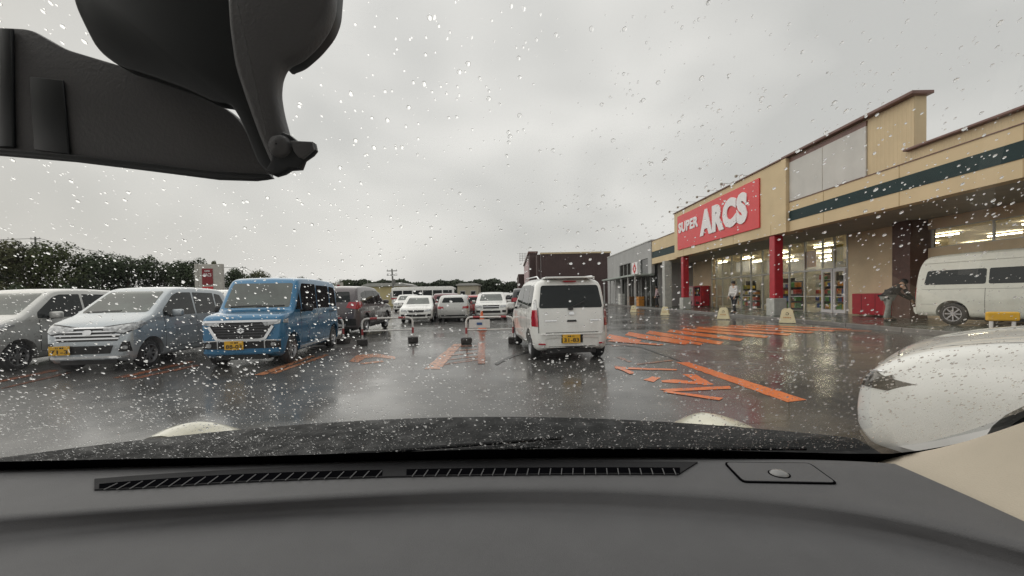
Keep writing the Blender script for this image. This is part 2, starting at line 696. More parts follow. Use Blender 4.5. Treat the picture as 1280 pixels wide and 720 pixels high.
        for v in bm.verts:
            p, nv = s.hit(side, v.co.x, v.co.y)
            v.co = p + nv * (-inn if v in sk else off)
        bmesh.ops.recalc_face_normals(bm, faces=bm.faces)
        me = bpy.data.meshes.new(name)
        bm.to_mesh(me)
        bm.free()
        for p in me.polygons: p.use_smooth = True
        me.set_sharp_from_angle(angle=R(35))
        # make normals face out
        nn = sum((p.normal * p.area for p in me.polygons), Vector())
        if nn.dot(s.hit(side, xs[0], ys[0])[1]) < 0: me.flip_normals()
        return mobj(name, me, m, parent or s.root)

    def line(s, name, pts, wdt, side, m, off=.006, parent=None):
        for a, b in zip(pts, pts[1:]):
            s.decal(name, strip(a, b, wdt), side, m, off, .15, parent=parent, inn=.01)

    def wheel(s, wx, sg):
        r = s.wr
        wd = .17
        y1 = (s.W - .025) * sg
        y0 = y1 - wd * sg
        cen = Vector((wx, 0, r))
        M = Matrix.Translation(cen)
        key = (r, round(s.W, 3), sg)
        if key not in WHEELS:
            t = MB()
            t.lathe([(r * .62, y1 - .01 * sg), (r * .70, y1), (r * .93, y1 - .012 * sg), (r, y1 - .04 * sg), (r, y0 + .04 * sg), (r * .9, y0), (r * .6, y0)], 32)
            tm = t.mesh('tyre', 50)
            tm.materials.append(MT['tyre'])
            h = MB()
            h.lathe([(.001, y1 - .07 * sg), (r * .64, y1 - .08 * sg), (r * .64, y0)], 24)
            hm = h.mesh('wheel', 50)
            hm.materials.append(MT['black'])
            rim = MB()
            rim.lathe([(r * .62, y1 - .05 * sg), (r * .66, y1 - .004 * sg), (r * .61, y1 - .004 * sg), (r * .57, y1 - .05 * sg)], 28)
            for k in range(8):
                an = 2 * math.pi * k / 8
                MM = Matrix.Rotation(an, 4, 'Y')
                yy = y1 - .03 * sg
                rim.box(.03, r * .6, min(yy, yy - .02 * sg), max(yy, yy - .02 * sg), -.016, .016, MM)
            yy = y1 - .022 * sg
            rim.lathe([(.001, yy), (.05, yy), (.055, yy - .02 * sg)], 16)
            rm = rim.mesh('rim', 40)
            rm.materials.append(MT['alloy'])
            WHEELS[key] = (hm, tm, rm)
        hm, tm, rm = WHEELS[key]
        hub = mobj('wheel', hm, None, s.root)
        hub.location = cen
        mobj('tyre', tm, None, hub)
        mobj('rim', rm, None, hub)

    def mirror(s, x, z, m, dx=-.04, size=(.11, .2, .15)):
        for sg, sd in ((1, 'left'), (-1, 'right')):
            p, _ = s.hit(sd, x, z)
            b = MB()
            y = p.y
            b.bevbox(x - size[0] / 2, x + size[0] / 2, y + .05 * sg, y + (.05 + size[1]) * sg, z - .02, z - .02 + size[2], .035)
            o = b.build('door_mirror', m, s.root, 60)
            c = MB()
            c.box(x - .03, x + .03, y - .03 * sg, y + .08 * sg, z - .03, z + .02)
            c.build('mirror_mount', MT['black'], o)

    def plate(s, side, y, z, txt, m=None, wdt=.33, h=.165, off=.03):
        m = m or MT['yplate']
        sg = 1 if side == 'front' else -1
        p, _ = s.hit(side, y, z)
        x = p.x + off * sg
        b = MB()
        b.bevbox(x - .006, x + .006, y - wdt / 2, y + wdt / 2, z - h / 2, z + h / 2, .004)
        o = b.build('number_plate', m, s.root)
        # backing bracket
        k = MB()
        k.box(min(p.x - .03 * sg, x - .007 * sg), max(p.x - .03 * sg, x - .007 * sg), y - wdt * .45, y + wdt * .45, z - h * .45, z + h * .45)
        k.build('plate_bracket', MT['black'], s.root)
        if txt:
            me = textmesh(txt, wdt * .84, h * .46, .002, .02)
            me.materials.append(MT['ink'])
            t = mobj('plate_number', me, None, o)
            t.matrix_local = Matrix(((0, 0, sg, x + .0075 * sg), (sg, 0, 0, y), (0, 1, 0, z - h * .14), (0, 0, 0, 1)))
            u = MB()
            for a, c in ((-.05, .012), (-.025, .008), (.01, .03), (.05, .02)):
                u.box(x + .0065 * sg, x + .008 * sg, y + a, y + a + c, z + h * .22, z + h * .38)
            tag(u.build('plate_lettering', MT['ink'], o), kind='stuff')
        return o

    def wiper(s, side, a, b, w_=.018):
        s.line('wiper', [a, b], w_, side, MT['black'], .022)


WHEELS = {}


def mirror_poly(poly):
    return [(-a, b) for a, b in poly][::-1]


def kei_tall(root, p):
    """tall box-shaped light car"""
    prof = [(-1.69, .35), (-1.70, .62), (-1.695, 1.0), (-1.66, 1.4), (-1.60, 1.66), (-1.52, 1.745), (-1.2, 1.765), (-.4, 1.785), (.5, 1.775), (.72, 1.74),
            (.80, 1.66), (1.10, 1.16), (1.17, 1.08), (1.3, 1.06), (1.56, 1.01), (1.64, .96), (1.675, .86), (1.685, .7), (1.70, .52), (1.69, .36)]
    c = Car(root, prof, 1.475, 1.03, p, zb=.2, tumble=.075, rc=.17, rr=.085, wheels=(-1.23, 1.23), wr=.285)
    D = c.decal
    D('windscreen', [(-.62, 1.14), (.62, 1.14), (.58, 1.65), (-.58, 1.65)], 'front', MT['glassf'], .004, .08, .05)
    c.line('wiper', [(-.5, 1.17), (.1, 1.19)], .02, 'front', MT['black'], .02)
    c.line('wiper', [(.0, 1.17), (.52, 1.18)], .02, 'front', MT['black'], .02)
    for sd in ('left', 'right'):
        D('quarter_window', [(.78, 1.09), (1.04, 1.09), (.82, 1.44)], sd, MT['glass'], .004, .1, .02)
        D('window', [(-.12, 1.08), (.72, 1.08), (.72, 1.52), (.62, 1.65), (-.12, 1.65)], sd, MT['glass'], .004, .1, .03)
        D('window', [(-.98, 1.08), (-.18, 1.08), (-.18, 1.63), (-.98, 1.63)], sd, MT['glass'], .004, .1, .03)
        D('quarter_window', [(-1.5, 1.1), (-1.06, 1.1), (-1.06, 1.62), (-1.43, 1.6)], sd, MT['glass'], .004, .1, .04)
        for x in (-1.0, -.15, .82):
            c.line('door_seam', [(x, .35), (x, 1.03)], .009, sd, MT['black'], .002)
        c.line('door_seam', [(-1.0, .35), (.82, .35)], .009, sd, MT['black'], .002)
        c.line('sliding_rail', [(-1.5, .98), (-.9, .98)], .02, sd, MT['black'], .002)
        c.line('sill_trim', [(-.85, .28), (.85, .28)], .05, sd, MT['chrome'], .01)
        D('handle', [(-.06, .93), (.12, .93), (.12, .965), (-.06, .965)], sd, MT['chrome'], .025)
        D('handle', [(-.36, .93), (-.22, .93), (-.22, .965), (-.36, .965)], sd, MT['chrome'], .025)
    # grille and its chrome surround
    D('grille', [(-.48, .60), (-.35, .55), (.35, .55), (.48, .60), (.56, .80), (.56, .87), (-.56, .87), (-.56, .80)], 'front', MT['black'], .006, .06)
    ch = MT['chrome']
    sur = [(.7, .87), (.56, .80), (.42, .56), (.32, .535), (-.32, .535), (-.42, .56), (-.56, .80), (-.7, .87)]
    c.line('grille_surround', sur[1:-1], .05, 'front', ch, .03)
    D('chrome_bar', [(-.64, .875), (.64, .875), (.64, .915), (-.64, .915)], 'front', ch, .03, .08)
    for z in (.62, .67, .72, .77, .82):
        h = .40 + (z - .6) * .55
        D('grille_bar', [(-h, z - .009), (h, z - .009), (h, z + .009), (-h, z + .009)], 'front', MT['grille_metal'], .018, .12)
    # angular S emblem in the middle of the grille
    for pl in ([(-.07, .735), (.0, .775), (.07, .735), (.04, .72), (0, .745), (-.04, .72)], [(-.07, .735), (-.04, .72), (.07, .70), (.04, .715)],
               [(.07, .70), (.0, .66), (-.07, .70), (-.04, .715), (0, .69), (.04, .715)]):
        D('emblem', pl, 'front', ch, .035, .2)
    for sg in (1, -1):
        q = lambda P: P if sg > 0 else mirror_poly(P)
        D('headlight', q([(.42, .80), (.68, .84), (.69, .915), (.46, .90), (.36, .88)]), 'front', MT['lamp'], .022, .05)
        D('fog_light_panel', q([(.42, .37), (.68, .38), (.68, .50), (.42, .53)]), 'front', MT['black'], .008, .05)
        D('fog_light', rpoly(q([(.52, .40), (.61, .40), (.61, .48), (.52, .48)]), .04), 'front', MT['lamp'], .016, .05)
        c.line('fog_light_surround', q([(.41, .37), (.41, .53), (.69, .52)]), .02, 'front', ch, .02)
        D('side_lamp', [(1.46, .84), (1.62, .85), (1.60, .91), (1.45, .93)] if sg > 0 else [(1.46, .84), (1.62, .85), (1.60, .91), (1.45, .93)],
          'left' if sg > 0 else 'right', MT['lamp'], .01, .05)
        D('tail_light', q([(.60, .85), (.70, .85), (.70, 1.2), (.60, 1.2)]), 'rear', MT['tail'], .01, .08)
    D('lower_grille', [(-.4, .37), (.4, .37), (.4, .51), (-.4, .51)], 'front', MT['black'], .005, .08)
    D('bumper_lip', [(-.66, .29), (.66, .29), (.66, .335), (-.66, .335)], 'front', p, .035, .08)
    c.mirror(.80, 1.06, MT['black'])
    D('rear_window', [(-.55, 1.1), (.55, 1.1), (.5, 1.6), (-.5, 1.6)], 'rear', MT['glass'], .004, .1, .05)
    return c


MT['grille_metal'] = mat('grille_metal', (0.07, 0.07, 0.075), 0.3, 0.7, var=0.1)


def kei_wagon(root, p, full=True):
    """rounded light hatchback seen from the front"""
    prof = [(-1.69, .35), (-1.70, .6), (-1.69, .9), (-1.62, 1.25), (-1.52, 1.5), (-1.42, 1.575), (-1.1, 1.60), (-.3, 1.625), (.25, 1.60), (.45, 1.55),
            (.98, 1.16), (1.13, 1.055), (1.3, 1.01), (1.5, .93), (1.6, .86), (1.655, .76), (1.68, .62), (1.70, .5), (1.69, .34)]
    c = Car(root, prof, 1.475, .97, p, zb=.19, tumble=.2, rc=.26, rr=.1, wheels=(-1.22, 1.22), wr=.275, bulge=.035)
    D = c.decal
    D('windscreen', [(-.58, 1.09), (.58, 1.09), (.50, 1.52), (-.50, 1.52)], 'front', MT['glassf'], .004, .06, .05)
    c.line('wiper', [(-.5, 1.11), (.1, 1.13)], .02, 'front', MT['black'], .02)
    for sd in ('left', 'right'):
        D('window', [(-.15, 1.0), (.86, 1.0), (.84, 1.12), (.46, 1.43), (.3, 1.49), (-.15, 1.5)], sd, MT['glass'], .004, .1, .03)
        D('window', [(-.98, 1.02), (-.21, 1.0), (-.21, 1.5), (-.98, 1.49)], sd, MT['glass'], .004, .1, .03)
        D('quarter_window', [(-1.42, 1.08), (-1.04, 1.04), (-1.04, 1.48), (-1.28, 1.44)], sd, MT['glass'], .004, .1, .04)
        for x in (-1.0, -.18, .84):
            c.line('door_seam', [(x, .33), (x, .97)], .009, sd, MT['black'], .002)
        c.line('door_seam', [(-1.0, .33), (.84, .33)], .009, sd, MT['black'], .002)
        c.line('crease', [(-1.5, .80), (.9, .74)], .016, sd, p, .012)
        for x in (-.08, -.9):
            D('handle', [(x, .885), (x + .16, .885), (x + .16, .92), (x, .92)], sd, p, .028)
    for z, h in ((.80, .44), (.73, .42), (.665, .5), (.60, .48)):
        D('grille_slot', [(-h, z - .018), (h, z - .018), (h + .01, z + .014), (-h - .01, z + .014)], 'front', MT['black'], .006, .08)
        D('grille_bar', [(-h - .03, z + .016), (h + .03, z + .016), (h + .03, z + .04), (-h - .03, z + .04)], 'front', MT['chrome'], .018, .08)
    D('emblem', rpoly([(-.07, .70), (.07, .70), (.07, .79), (-.07, .79)], .04), 'front', MT['chrome'], .035, .1)
    for sg in (1, -1):
        q = lambda P: P if sg > 0 else mirror_poly(P)
        D('headlight_rim', q([(.21, .765), (.58, .70), (.73, .775), (.72, .915), (.55, .895), (.21, .845)]), 'front', MT['black'], .008, .05)
        D('headlight', q([(.24, .78), (.58, .72), (.71, .79), (.70, .90), (.55, .88), (.24, .83)]), 'front', MT['lamp'], .02, .05)
        D('side_lamp', [(1.3, .88), (1.62, .76), (1.62, .86), (1.42, .94)], 'left' if sg > 0 else 'right', MT['lamp'], .012, .05)
        D('fog_light_panel', q([(.5, .38), (.68, .38), (.66, .56), (.56, .56)]), 'front', MT['black'], .008, .05)
        D('fog_light', rpoly(q([(.57, .42), (.64, .42), (.64, .49), (.57, .49)]), .03), 'front', MT['lamp'], .018, .05)
        D('tail_light', q([(.55, .85), (.69, .85), (.66, 1.15), (.56, 1.15)]), 'rear', MT['tail'], .01, .08)
    D('lower_grille', [(-.36, .35), (.36, .35), (.42, .50), (-.42, .50)], 'front', MT['black'], .006, .08)
    D('bumper_lip', [(-.64, .27), (.64, .27), (.64, .31), (-.64, .31)], 'front', MT['chrome'], .02, .08)
    c.mirror(.66, 1.0, p)
    D('rear_window', [(-.5, 1.05), (.5, 1.05), (.45, 1.42), (-.45, 1.42)], 'rear', MT['glass'], .004, .1, .05)
    return c


def kei_rear(root, p):
    """light station wagon seen from behind"""
    prof = [(-1.69, .36), (-1.705, .5), (-1.69, .72), (-1.66, .95), (-1.60, 1.25), (-1.54, 1.48), (-1.47, 1.57), (-1.3, 1.60), (-.5, 1.635), (.1, 1.63),
            (.5, 1.575), (1.08, 1.14), (1.2, 1.04), (1.5, .93), (1.62, .84), (1.68, .66), (1.70, .5), (1.69, .34)]
    c = Car(root, prof, 1.475, .96, p, zb=.22, tumble=.19, rc=.3, rr=.15, crown=.045, wheels=(-1.2, 1.22), wr=.28)
    D = c.decal
    D('rear_window', [(-.60, 1.03), (.60, 1.03), (.54, 1.47), (-.54, 1.47)], 'rear', MT['glass'], .005, .07, .05)
    sp = MB()
    sp.bevbox(-1.62, -1.25, -.47, .47, 1.60, 1.635, .016)
    sp.build('roof_spoiler', p, root, 40)
    D('brake_light', [(-.12, 1.535), (.12, 1.535), (.12, 1.555), (-.12, 1.555)], 'rear', MT['tail'], .07, .1)
    for sg in (1, -1):
        q = lambda P: P if sg > 0 else mirror_poly(P)
        D('tail_light', q([(.62, .68), (.72, .68), (.72, 1.0), (.64, 1.0)]), 'rear', MT['tail'], .014, .05)
        D('indicator', q([(.64, 1.0), (.715, 1.0), (.69, 1.2), (.64, 1.2)]), 'rear', MT['lamp'], .014, .05)
        D('tail_light_side', [(-1.66, .68), (-1.52, .70), (-1.50, 1.0), (-1.62, 1.0)], 'left' if sg > 0 else 'right', MT['tail'], .01, .06)
        rl = MB()
        rl.tube([(-1.35, .54 * sg, 1.60), (-1.2, .545 * sg, 1.66), (.2, .54 * sg, 1.68), (.4, .53 * sg, 1.60)], .014, 6)
        rl.build('roof_rail', MT['chrome'], root, 60)
        D('reflector', q([(.5, .33), (.62, .33), (.62, .36), (.5, .36)]), 'rear', MT['tail'], .01, .1)
    c.line('tailgate_seam', [(-.62, 1.04), (-.615, .56), (.615, .56), (.62, 1.04)], .012, 'rear', MT['black'], .003)
    c.line('bumper_seam', [(-.72, .66), (-.62, .56)], .01, 'rear', MT['black'], .003)
    c.line('bumper_seam', [(.72, .66), (.62, .56)], .01, 'rear', MT['black'], .003)
    c.line('bumper_crease', [(-.7, .53), (.7, .53)], .02, 'rear', p, .018)
    c.line('rear_wiper', [(.02, 1.03), (-.26, 1.16)], .02, 'rear', MT['black'], .03)
    D('wiper_pivot', rpoly([(-.03, .99), (.06, .99), (.06, 1.05), (-.03, 1.05)], .02), 'rear', MT['black'], .03)
    D('badge', [(-.05, .90), (.05, .90), (.04, .95), (0, .96), (-.04, .95)], 'rear', MT['chrome'], .016)
    D('badge', [(.28, .78), (.5, .78), (.5, .80), (.28, .80)], 'rear', MT['chrome'], .012)
    D('badge', [(-.5, .78), (-.34, .78), (-.34, .80), (-.5, .80)], 'rear', MT['chrome'], .012)
    D('tailgate_handle', [(-.09, .765), (.09, .765), (.08, .80), (-.08, .80)], 'rear', MT['black'], .014)
    D('plate_recess', [(-.2, .36), (.2, .36), (.2, .53), (-.2, .53)], 'rear', MT['black'], .006)
    D('lower_valance', [(-.55, .245), (.55, .245), (.52, .30), (-.52, .30)], 'rear', MT['black'], .006)
    for sd in ('left', 'right'):
        D('window', [(-.12, 1.0), (.86, 1.0), (.5, 1.43), (.35, 1.5), (-.12, 1.51)], sd, MT['glass'], .004, .1, .03)
        D('window', [(-.92, 1.0), (-.18, 1.0), (-.18, 1.51), (-.92, 1.5)], sd, MT['glass'], .004, .1, .03)
        D('quarter_window', [(-1.36, 1.06), (-.98, 1.02), (-.98, 1.49), (-1.3, 1.46)], sd, MT['glass'], .004, .1, .04)
        for x in (-.95, -.15, .84):
            c.line('door_seam', [(x, .33), (x, .97)], .009, sd, MT['black'], .002)
        for x in (-.08, -.86):
            D('handle', [(x, .87), (x + .17, .87), (x + .17, .91), (x, .91)], sd, p, .03)
    c.mirror(.66, .99, p)
    return c


def van(root, p):
    """long high roof passenger van"""
    prof = [(-2.42, .4), (-2.43, .6), (-2.42, 1.0), (-2.38, 1.4), (-2.30, 1.85), (-2.18, 2.08), (-2.0, 2.13), (-.8, 2.16), (.9, 2.15), (1.3, 2.08), (2.0, 1.35),
            (2.15, 1.18), (2.32, 1.05), (2.39, .85), (2.42, .55), (2.41, .36)]
    c = Car(root, prof, 1.88, 1.1, p, zb=.26, tumble=.12, rc=.2, rr=.14, wheels=(-1.45, 1.45), wr=.335)
    D = c.decal
    for sd in ('left', 'right'):
        D('window', [(-2.15, 1.22), (-.72, 1.22), (-.72, 1.66), (-2.08, 1.66)], sd, MT['glass'], .006, .12, .06)
        D('window', [(-.66, 1.22), (.60, 1.22), (.60, 1.66), (-.66, 1.66)], sd, MT['glass'], .006, .12, .05)
        D('window', [(.68, 1.2), (1.7, 1.2), (1.35, 1.66), (.68, 1.66)], sd, MT['glass'], .006, .12, .05)
        c.line('drip_rail', [(-2.2, 1.90), (1.2, 1.92)], .03, sd, p, .02)
        c.line('body_seam', [(-2.3, 1.08), (1.7, 1.08)], .012, sd, MT['grey_seam'], .003)
        c.line('body_seam', [(-2.3, .62), (-1.85, .62)], .012, sd, MT['grey_seam'], .003)
        for x in (-.72, .64, 1.75):
            c.line('door_seam', [(x, .4), (x, 1.1)], .01, sd, MT['black'], .002)
        D('handle', [(.45, .98), (.62, .98), (.62, 1.02), (.45, 1.02)], sd, MT['chrome'], .025)
    for sg in (1, -1):
        q = lambda P: P if sg > 0 else mirror_poly(P)
        D('tail_light', q([(.78, .78), (.88, .78), (.88, 1.15), (.78, 1.15)]), 'rear', MT['tail'], .012, .1)
    D('rear_window', [(-.7, 1.2), (.7, 1.2), (.66, 1.72), (-.66, 1.72)], 'rear', MT['glass'], .005, .1, .05)
    D('rear_bumper', [(-.85, .3), (.85, .3), (.85, .52), (-.85, .52)], 'rear', p, .06, .1)
    D('windscreen', [(-.72, 1.3), (.72, 1.3), (.66, 1.95), (-.66, 1.95)], 'front', MT['glassf'], .004, .1, .05)
    return c


MT['grey_seam'] = mat('grey_seam', (0.3, 0.3, 0.27), 0.5, var=0.1)


def suv(root, p, rear=True):
    prof = [(-2.2, .42), (-2.21, .65), (-2.17, .95), (-2.08, 1.2), (-1.9, 1.5), (-1.75, 1.60), (-1.5, 1.635), (-.6, 1.66), (.2, 1.63), (.45, 1.57), (1.1, 1.12),
            (1.25, 1.06), (1.8, .98), (2.05, .9), (2.15, .75), (2.2, .55), (2.19, .38)]
    c = Car(root, prof, 1.80, 1.0, p, zb=.26, tumble=.24, rc=.28, rr=.1, wheels=(-1.33, 1.35), wr=.345)
    D = c.decal
    D('rear_window', [(-.62, 1.12), (.62, 1.12), (.54, 1.46), (-.54, 1.46)], 'rear', MT['glass'], .005, .08, .05)
    D('windscreen', [(-.66, 1.12), (.66, 1.12), (.56, 1.54), (-.56, 1.54)], 'front', MT['glassf'], .005, .08, .05)
    for sg in (1, -1):
        q = lambda P: P if sg > 0 else mirror_poly(P)
        D('tail_light', q([(.50, .94), (.86, .88), (.86, 1.12), (.58, 1.12)]), 'rear', MT['tail'], .02, .06)
        D('tail_light_side', [(-2.14, .88), (-1.72, .98), (-1.80, 1.14), (-2.08, 1.12)], 'left' if sg > 0 else 'right', MT['tail'], .012, .06)
        D('headlight', q([(.5, .74), (.82, .76), (.80, .88), (.5, .86)]), 'front', MT['lamp'], .02, .06)
        D('fog_light_panel', q([(.6, .45), (.8, .45), (.8, .58), (.6, .58)]), 'front', MT['black'], .01, .06)
    D('rear_bumper_trim', [(-.8, .36), (.8, .36), (.8, .58), (-.8, .58)], 'rear', MT['black'], .012, .1)
    D('skid_plate', [(-.5, .34), (.5, .34), (.5, .42), (-.5, .42)], 'rear', MT['chrome'], .03, .1)
    D('grille', [(-.42, .68), (.42, .68), (.46, .88), (-.46, .88)], 'front', MT['black'], .01, .06)
    D('grille_bar', [(-.46, .77), (.46, .77), (.46, .80), (-.46, .80)], 'front', MT['chrome'], .03, .1)
    D('lower_grille', [(-.5, .42), (.5, .42), (.5, .56), (-.5, .56)], 'front', MT['black'], .01, .08)
    for sd in ('left', 'right'):
        D('window', [(-.15, 1.04), (.92, 1.04), (.5, 1.42), (.3, 1.5), (-.15, 1.52)], sd, MT['glass'], .005, .1, .03)
        D('window', [(-1.1, 1.04), (-.21, 1.04), (-.21, 1.52), (-1.1, 1.50)], sd, MT['glass'], .005, .1, .03)
        D('quarter_window', [(-1.75, 1.12), (-1.16, 1.06), (-1.16, 1.48), (-1.55, 1.42)], sd, MT['glass'], .005, .1, .05)
        c.line('door_seam', [(-.18, .4), (-.18, 1.0)], .01, sd, MT['black'], .002)
        c.line('door_seam', [(-1.1, .6), (-1.1, 1.0)], .01, sd, MT['black'], .002)
        c.line('sill_trim', [(-1.0, .33), (1.0, .33)], .09, sd, MT['black'], .012)
    c.mirror(.75, 1.04, p)
    return c


def sedan(root, p, hatch=False):
    prof = [(-2.1, .4), (-2.12, .6), (-2.08, .88), (-1.95, .98), (-1.5, 1.02), (-1.3, 1.10), (-.75, 1.40), (-.5, 1.45), (.1, 1.46), (.35, 1.41), (1.0, 1.02),
            (1.15, .95), (1.8, .84), (2.02, .74), (2.1, .58), (2.12, .48), (2.1, .34)]
    if hatch:
        prof = [(-1.95, .4), (-1.97, .6), (-1.95, .9), (-1.85, 1.15), (-1.68, 1.4), (-1.5, 1.48), (-.5, 1.52), (.1, 1.5), (.35, 1.44)] + prof[10:]
    c = Car(root, prof, 1.7, .9, p, zb=.2, tumble=.3, rc=.28, rr=.09, wheels=(-1.28, 1.3), wr=.3)
    D = c.decal
    D('rear_window', [(-.58, 1.08), (.58, 1.08), (.48, 1.36), (-.48, 1.36)], 'rear', MT['glass'], .005, .08, .05)
    D('windscreen', [(-.62, 1.02), (.62, 1.02), (.5, 1.38), (-.5, 1.38)], 'front', MT['glassf'], .005, .08, .05)
    for sg in (1, -1):
        q = lambda P: P if sg > 0 else mirror_poly(P)
        D('tail_light', q([(.48, .74), (.8, .74), (.8, .88), (.5, .86)]), 'rear', MT['tail'], .02, .06)
        D('headlight', q([(.42, .62), (.76, .66), (.74, .76), (.5, .73)]), 'front', MT['lamp'], .02, .06)
        D('fog_light_panel', q([(.55, .36), (.75, .36), (.75, .48), (.6, .48)]), 'front', MT['black'], .01, .06)
    D('grille', [(-.38, .58), (.38, .58), (.42, .7), (-.42, .7)], 'front', MT['black'], .01, .06)
    D('lower_grille', [(-.45, .34), (.45, .34), (.5, .46), (-.5, .46)], 'front', MT['black'], .01, .08)
    D('bumper_trim', [(-.7, .3), (.7, .3), (.7, .4), (-.7, .4)], 'rear', MT['black'], .012, .1)
    for sd in ('left', 'right'):
        D('window', [(-.1, .95), (.82, .95), (.4, 1.24), (.2, 1.34), (-.1, 1.36)], sd, MT['glass'], .005, .1, .03)
        D('window', [(-1.15, .99), (-.16, .95), (-.16, 1.36), (-.65, 1.32)], sd, MT['glass'], .005, .1, .03)
        c.line('door_seam', [(-.13, .35), (-.13, .9)], .01, sd, MT['black'], .002)
    c.mirror(.66, .94, p)
    return c


def park(name, label, cat, x, y, head, group=None):
    """head: compass heading of the nose in degrees, 0 = away from us (+Y), clockwise"""
    return empty(name, (x, y, 0), R(90 - head), label, cat, group)


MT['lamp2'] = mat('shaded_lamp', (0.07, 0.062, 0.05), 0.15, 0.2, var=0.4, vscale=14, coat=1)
GP = 'cars parked across the lot'
r = park('parked_car', 'pale silver small hatchback at the left edge of the picture, facing us', 'car', -10.05, 8.5, 171, GP)
r.scale = (1, 1, .955)
c = kei_wagon(r, MT['silver'])
c.plate('front', -.3, .42, '52-10')
r = park('parked_car', 'silver blue small hatchback with slatted chrome grille and yellow plate, left of the blue car', 'car', -7.70, 8.65, 171, GP)
r.scale = (1, .95, .955)
c = kei_wagon(r, MT['silverblue'])
c.plate('front', -.42, .43, '71-3')
r = park('parked_car', 'bright blue tall boxy small car with chrome framed black grille and yellow plate', 'car', -5.12, 8.92, 173, GP)
r.scale = (1, .965, .95)
c = kei_tall(r, MT['blue'])
c.plate('front', -.12, .44, '88-03')
r = park('parked_car', 'white small wagon seen from behind with yellow plate, standing in the lane', 'car', .90, 9.0, -6.5, GP)
r.scale = (1, 1, .955)
c = kei_rear(r, MT['white'])
c.plate('rear', .02, .44, '31-83')
r = park('passenger_van', 'ivory high roof van with a dark window band parked in front of the store', 'van', 14.38, 10.75, 168)
r.location.z = .11
c = van(r, MT['vanp'])
r = park('parked_car', 'dark grey sport utility car seen from behind beside the blue car', 'car', -5.95, 15.0, -3, GP)
c = suv(r, MT['grey'])
r = park('parked_car', 'white hatchback facing us behind the left hand pipe barrier', 'car', -4.9, 21.3, 173, GP)
r.scale = (.95, .95, .88)
c = sedan(r, MT['white'], True)
r = park('parked_car', 'dark maroon car half hidden behind the white hatchback', 'car', -4.15, 25.5, -8, GP)
r.scale = (.95, .95, .88)
c = suv(r, MT['maroon'])
r = park('parked_car', 'silver saloon seen from behind left of the second barrier', 'car', -3.0, 21.5, -3, GP)
r.scale = (.95, .95, .88)
c = sedan(r, MT['silver'], True)
r = park('parked_car', 'pale red hatchback behind the silver saloon', 'car', -2.35, 26.5, -3, GP)
r.scale = (.95, .95, .88)
c = sedan(r, MT['redp'], True)
r = park('parked_car', 'white sport utility car facing us behind the barrier with a black grille', 'car', -1.15, 22.6, 178, GP)
r.scale = (.95, .95, .88)
c = suv(r, MT['white'])
r = park('parked_car', 'silver car at the far end, right of the white sport utility car', 'car', .2, 30, 2, GP)
r.scale = (.95, .95, .88)
c = suv(r, MT['silver'])
r = park('parked_car', 'dark car just left of the white wagon, seen from behind', 'car', .85, 24.5, 0, GP)
c = suv(r, MT['darkp'])
r = park('parked_car', 'white car whose roof shows between the silver blue and blue cars', 'car', -10.4, 14.2, 176, GP)
c = kei_wagon(r, MT['white'])
for (x, y, hd_, m_, kind, lab) in ((-6.9, 33, 176, 'silver', 0, 'small silver car far off between the dark grey car and the white hatchback'),
                                   (-5.4, 35, -3, 'darkp', 1, 'distant dark tall car behind the white hatchback'),
                                   (-3.9, 36, 176, 'white', 0, 'distant white small car showing over the silver saloon'),
                                   (-.9, 34, -4, 'silver', 1, 'distant silver tall car behind the white sport utility car'),
                                   (-9.4, 36, 176, 'white', 1, 'distant white tall car in front of the yellow building'),
                                   (1.7, 38, 176, 'redp', 0, 'distant red car left of the maroon store')):
    r = park('parked_car', lab, 'car', x, y, hd_, GP)
    r.scale = (.95, .95, .92)
    (sedan if kind == 0 else suv)(r, MT[m_])
# near white car on our right: its bonnet fills the right edge
r = park('parked_car', 'white car close on the right, only its long bonnet and one slanted headlight in view', 'car', 4.22, 1.42, -38, GP)
prof = [(-2.2, .4), (-2.2, 1.0), (-1.9, 1.5), (-1.5, 1.6), (.0, 1.6), (.3, 1.52), (.95, 1.04), (1.1, .965), (1.45, .93), (1.75, .875), (1.97, .79), (2.1, .69), (2.17, .58), (2.2, .44), (2.19, .26)]
c = Car(r, prof, 1.78, .70, MT['white'], zb=.2, tumble=.5, rc=.44, rr=.1, wheels=(-1.4, 1.25), wr=.31, bulge=.02, crown=.05)
for sg in (1, -1):
    q = lambda P: P if sg > 0 else mirror_poly(P)
    c.decal('headlight', q([(.60, .58), (.82, .585), (.86, .65), (.76, .69), (.62, .66)]), 'front', MT['lamp2'], .012, .04)
    c.decal('headlight_glint', q([(.58, .675), (.80, .70), (.80, .708), (.58, .683)]), 'front', MT['chrome'], .014, .04)  # bright strip stands in for light along the lamp's top
    c.decal('side_lamp', [(1.97, .62), (2.04, .60), (2.04, .66), (1.98, .69)], 'left' if sg > 0 else 'right', MT['lamp2'], .012, .04)
    sd = 'left' if sg > 0 else 'right'
    c.line('door_seam', [(.55, .3), (.6, .9)], .008, sd, MT['black'], .002)
    c.decal('window', [(-1.0, .95), (.75, .95), (.25, 1.38), (-1.0, 1.42)], sd, MT['glass'], .005, .1, .05)
c.line('bonnet_seam', [(1.98, -.62), (2.02, -.3), (2.03, 0), (2.02, .3), (1.98, .62)], .007, 'top', MT['black'], .002)
c.line('bonnet_seam', [(1.98, .62), (1.5, .72), (1.1, .76)], .007, 'top', MT['black'], .002)
c.line('bonnet_seam', [(1.98, -.62), (1.5, -.72), (1.1, -.76)], .007, 'top', MT['black'], .002)
c.decal('windscreen', [(-.66, 1.08), (.66, 1.08), (.55, 1.45), (-.55, 1.45)], 'front', MT['glassf'], .005, .1, .05)
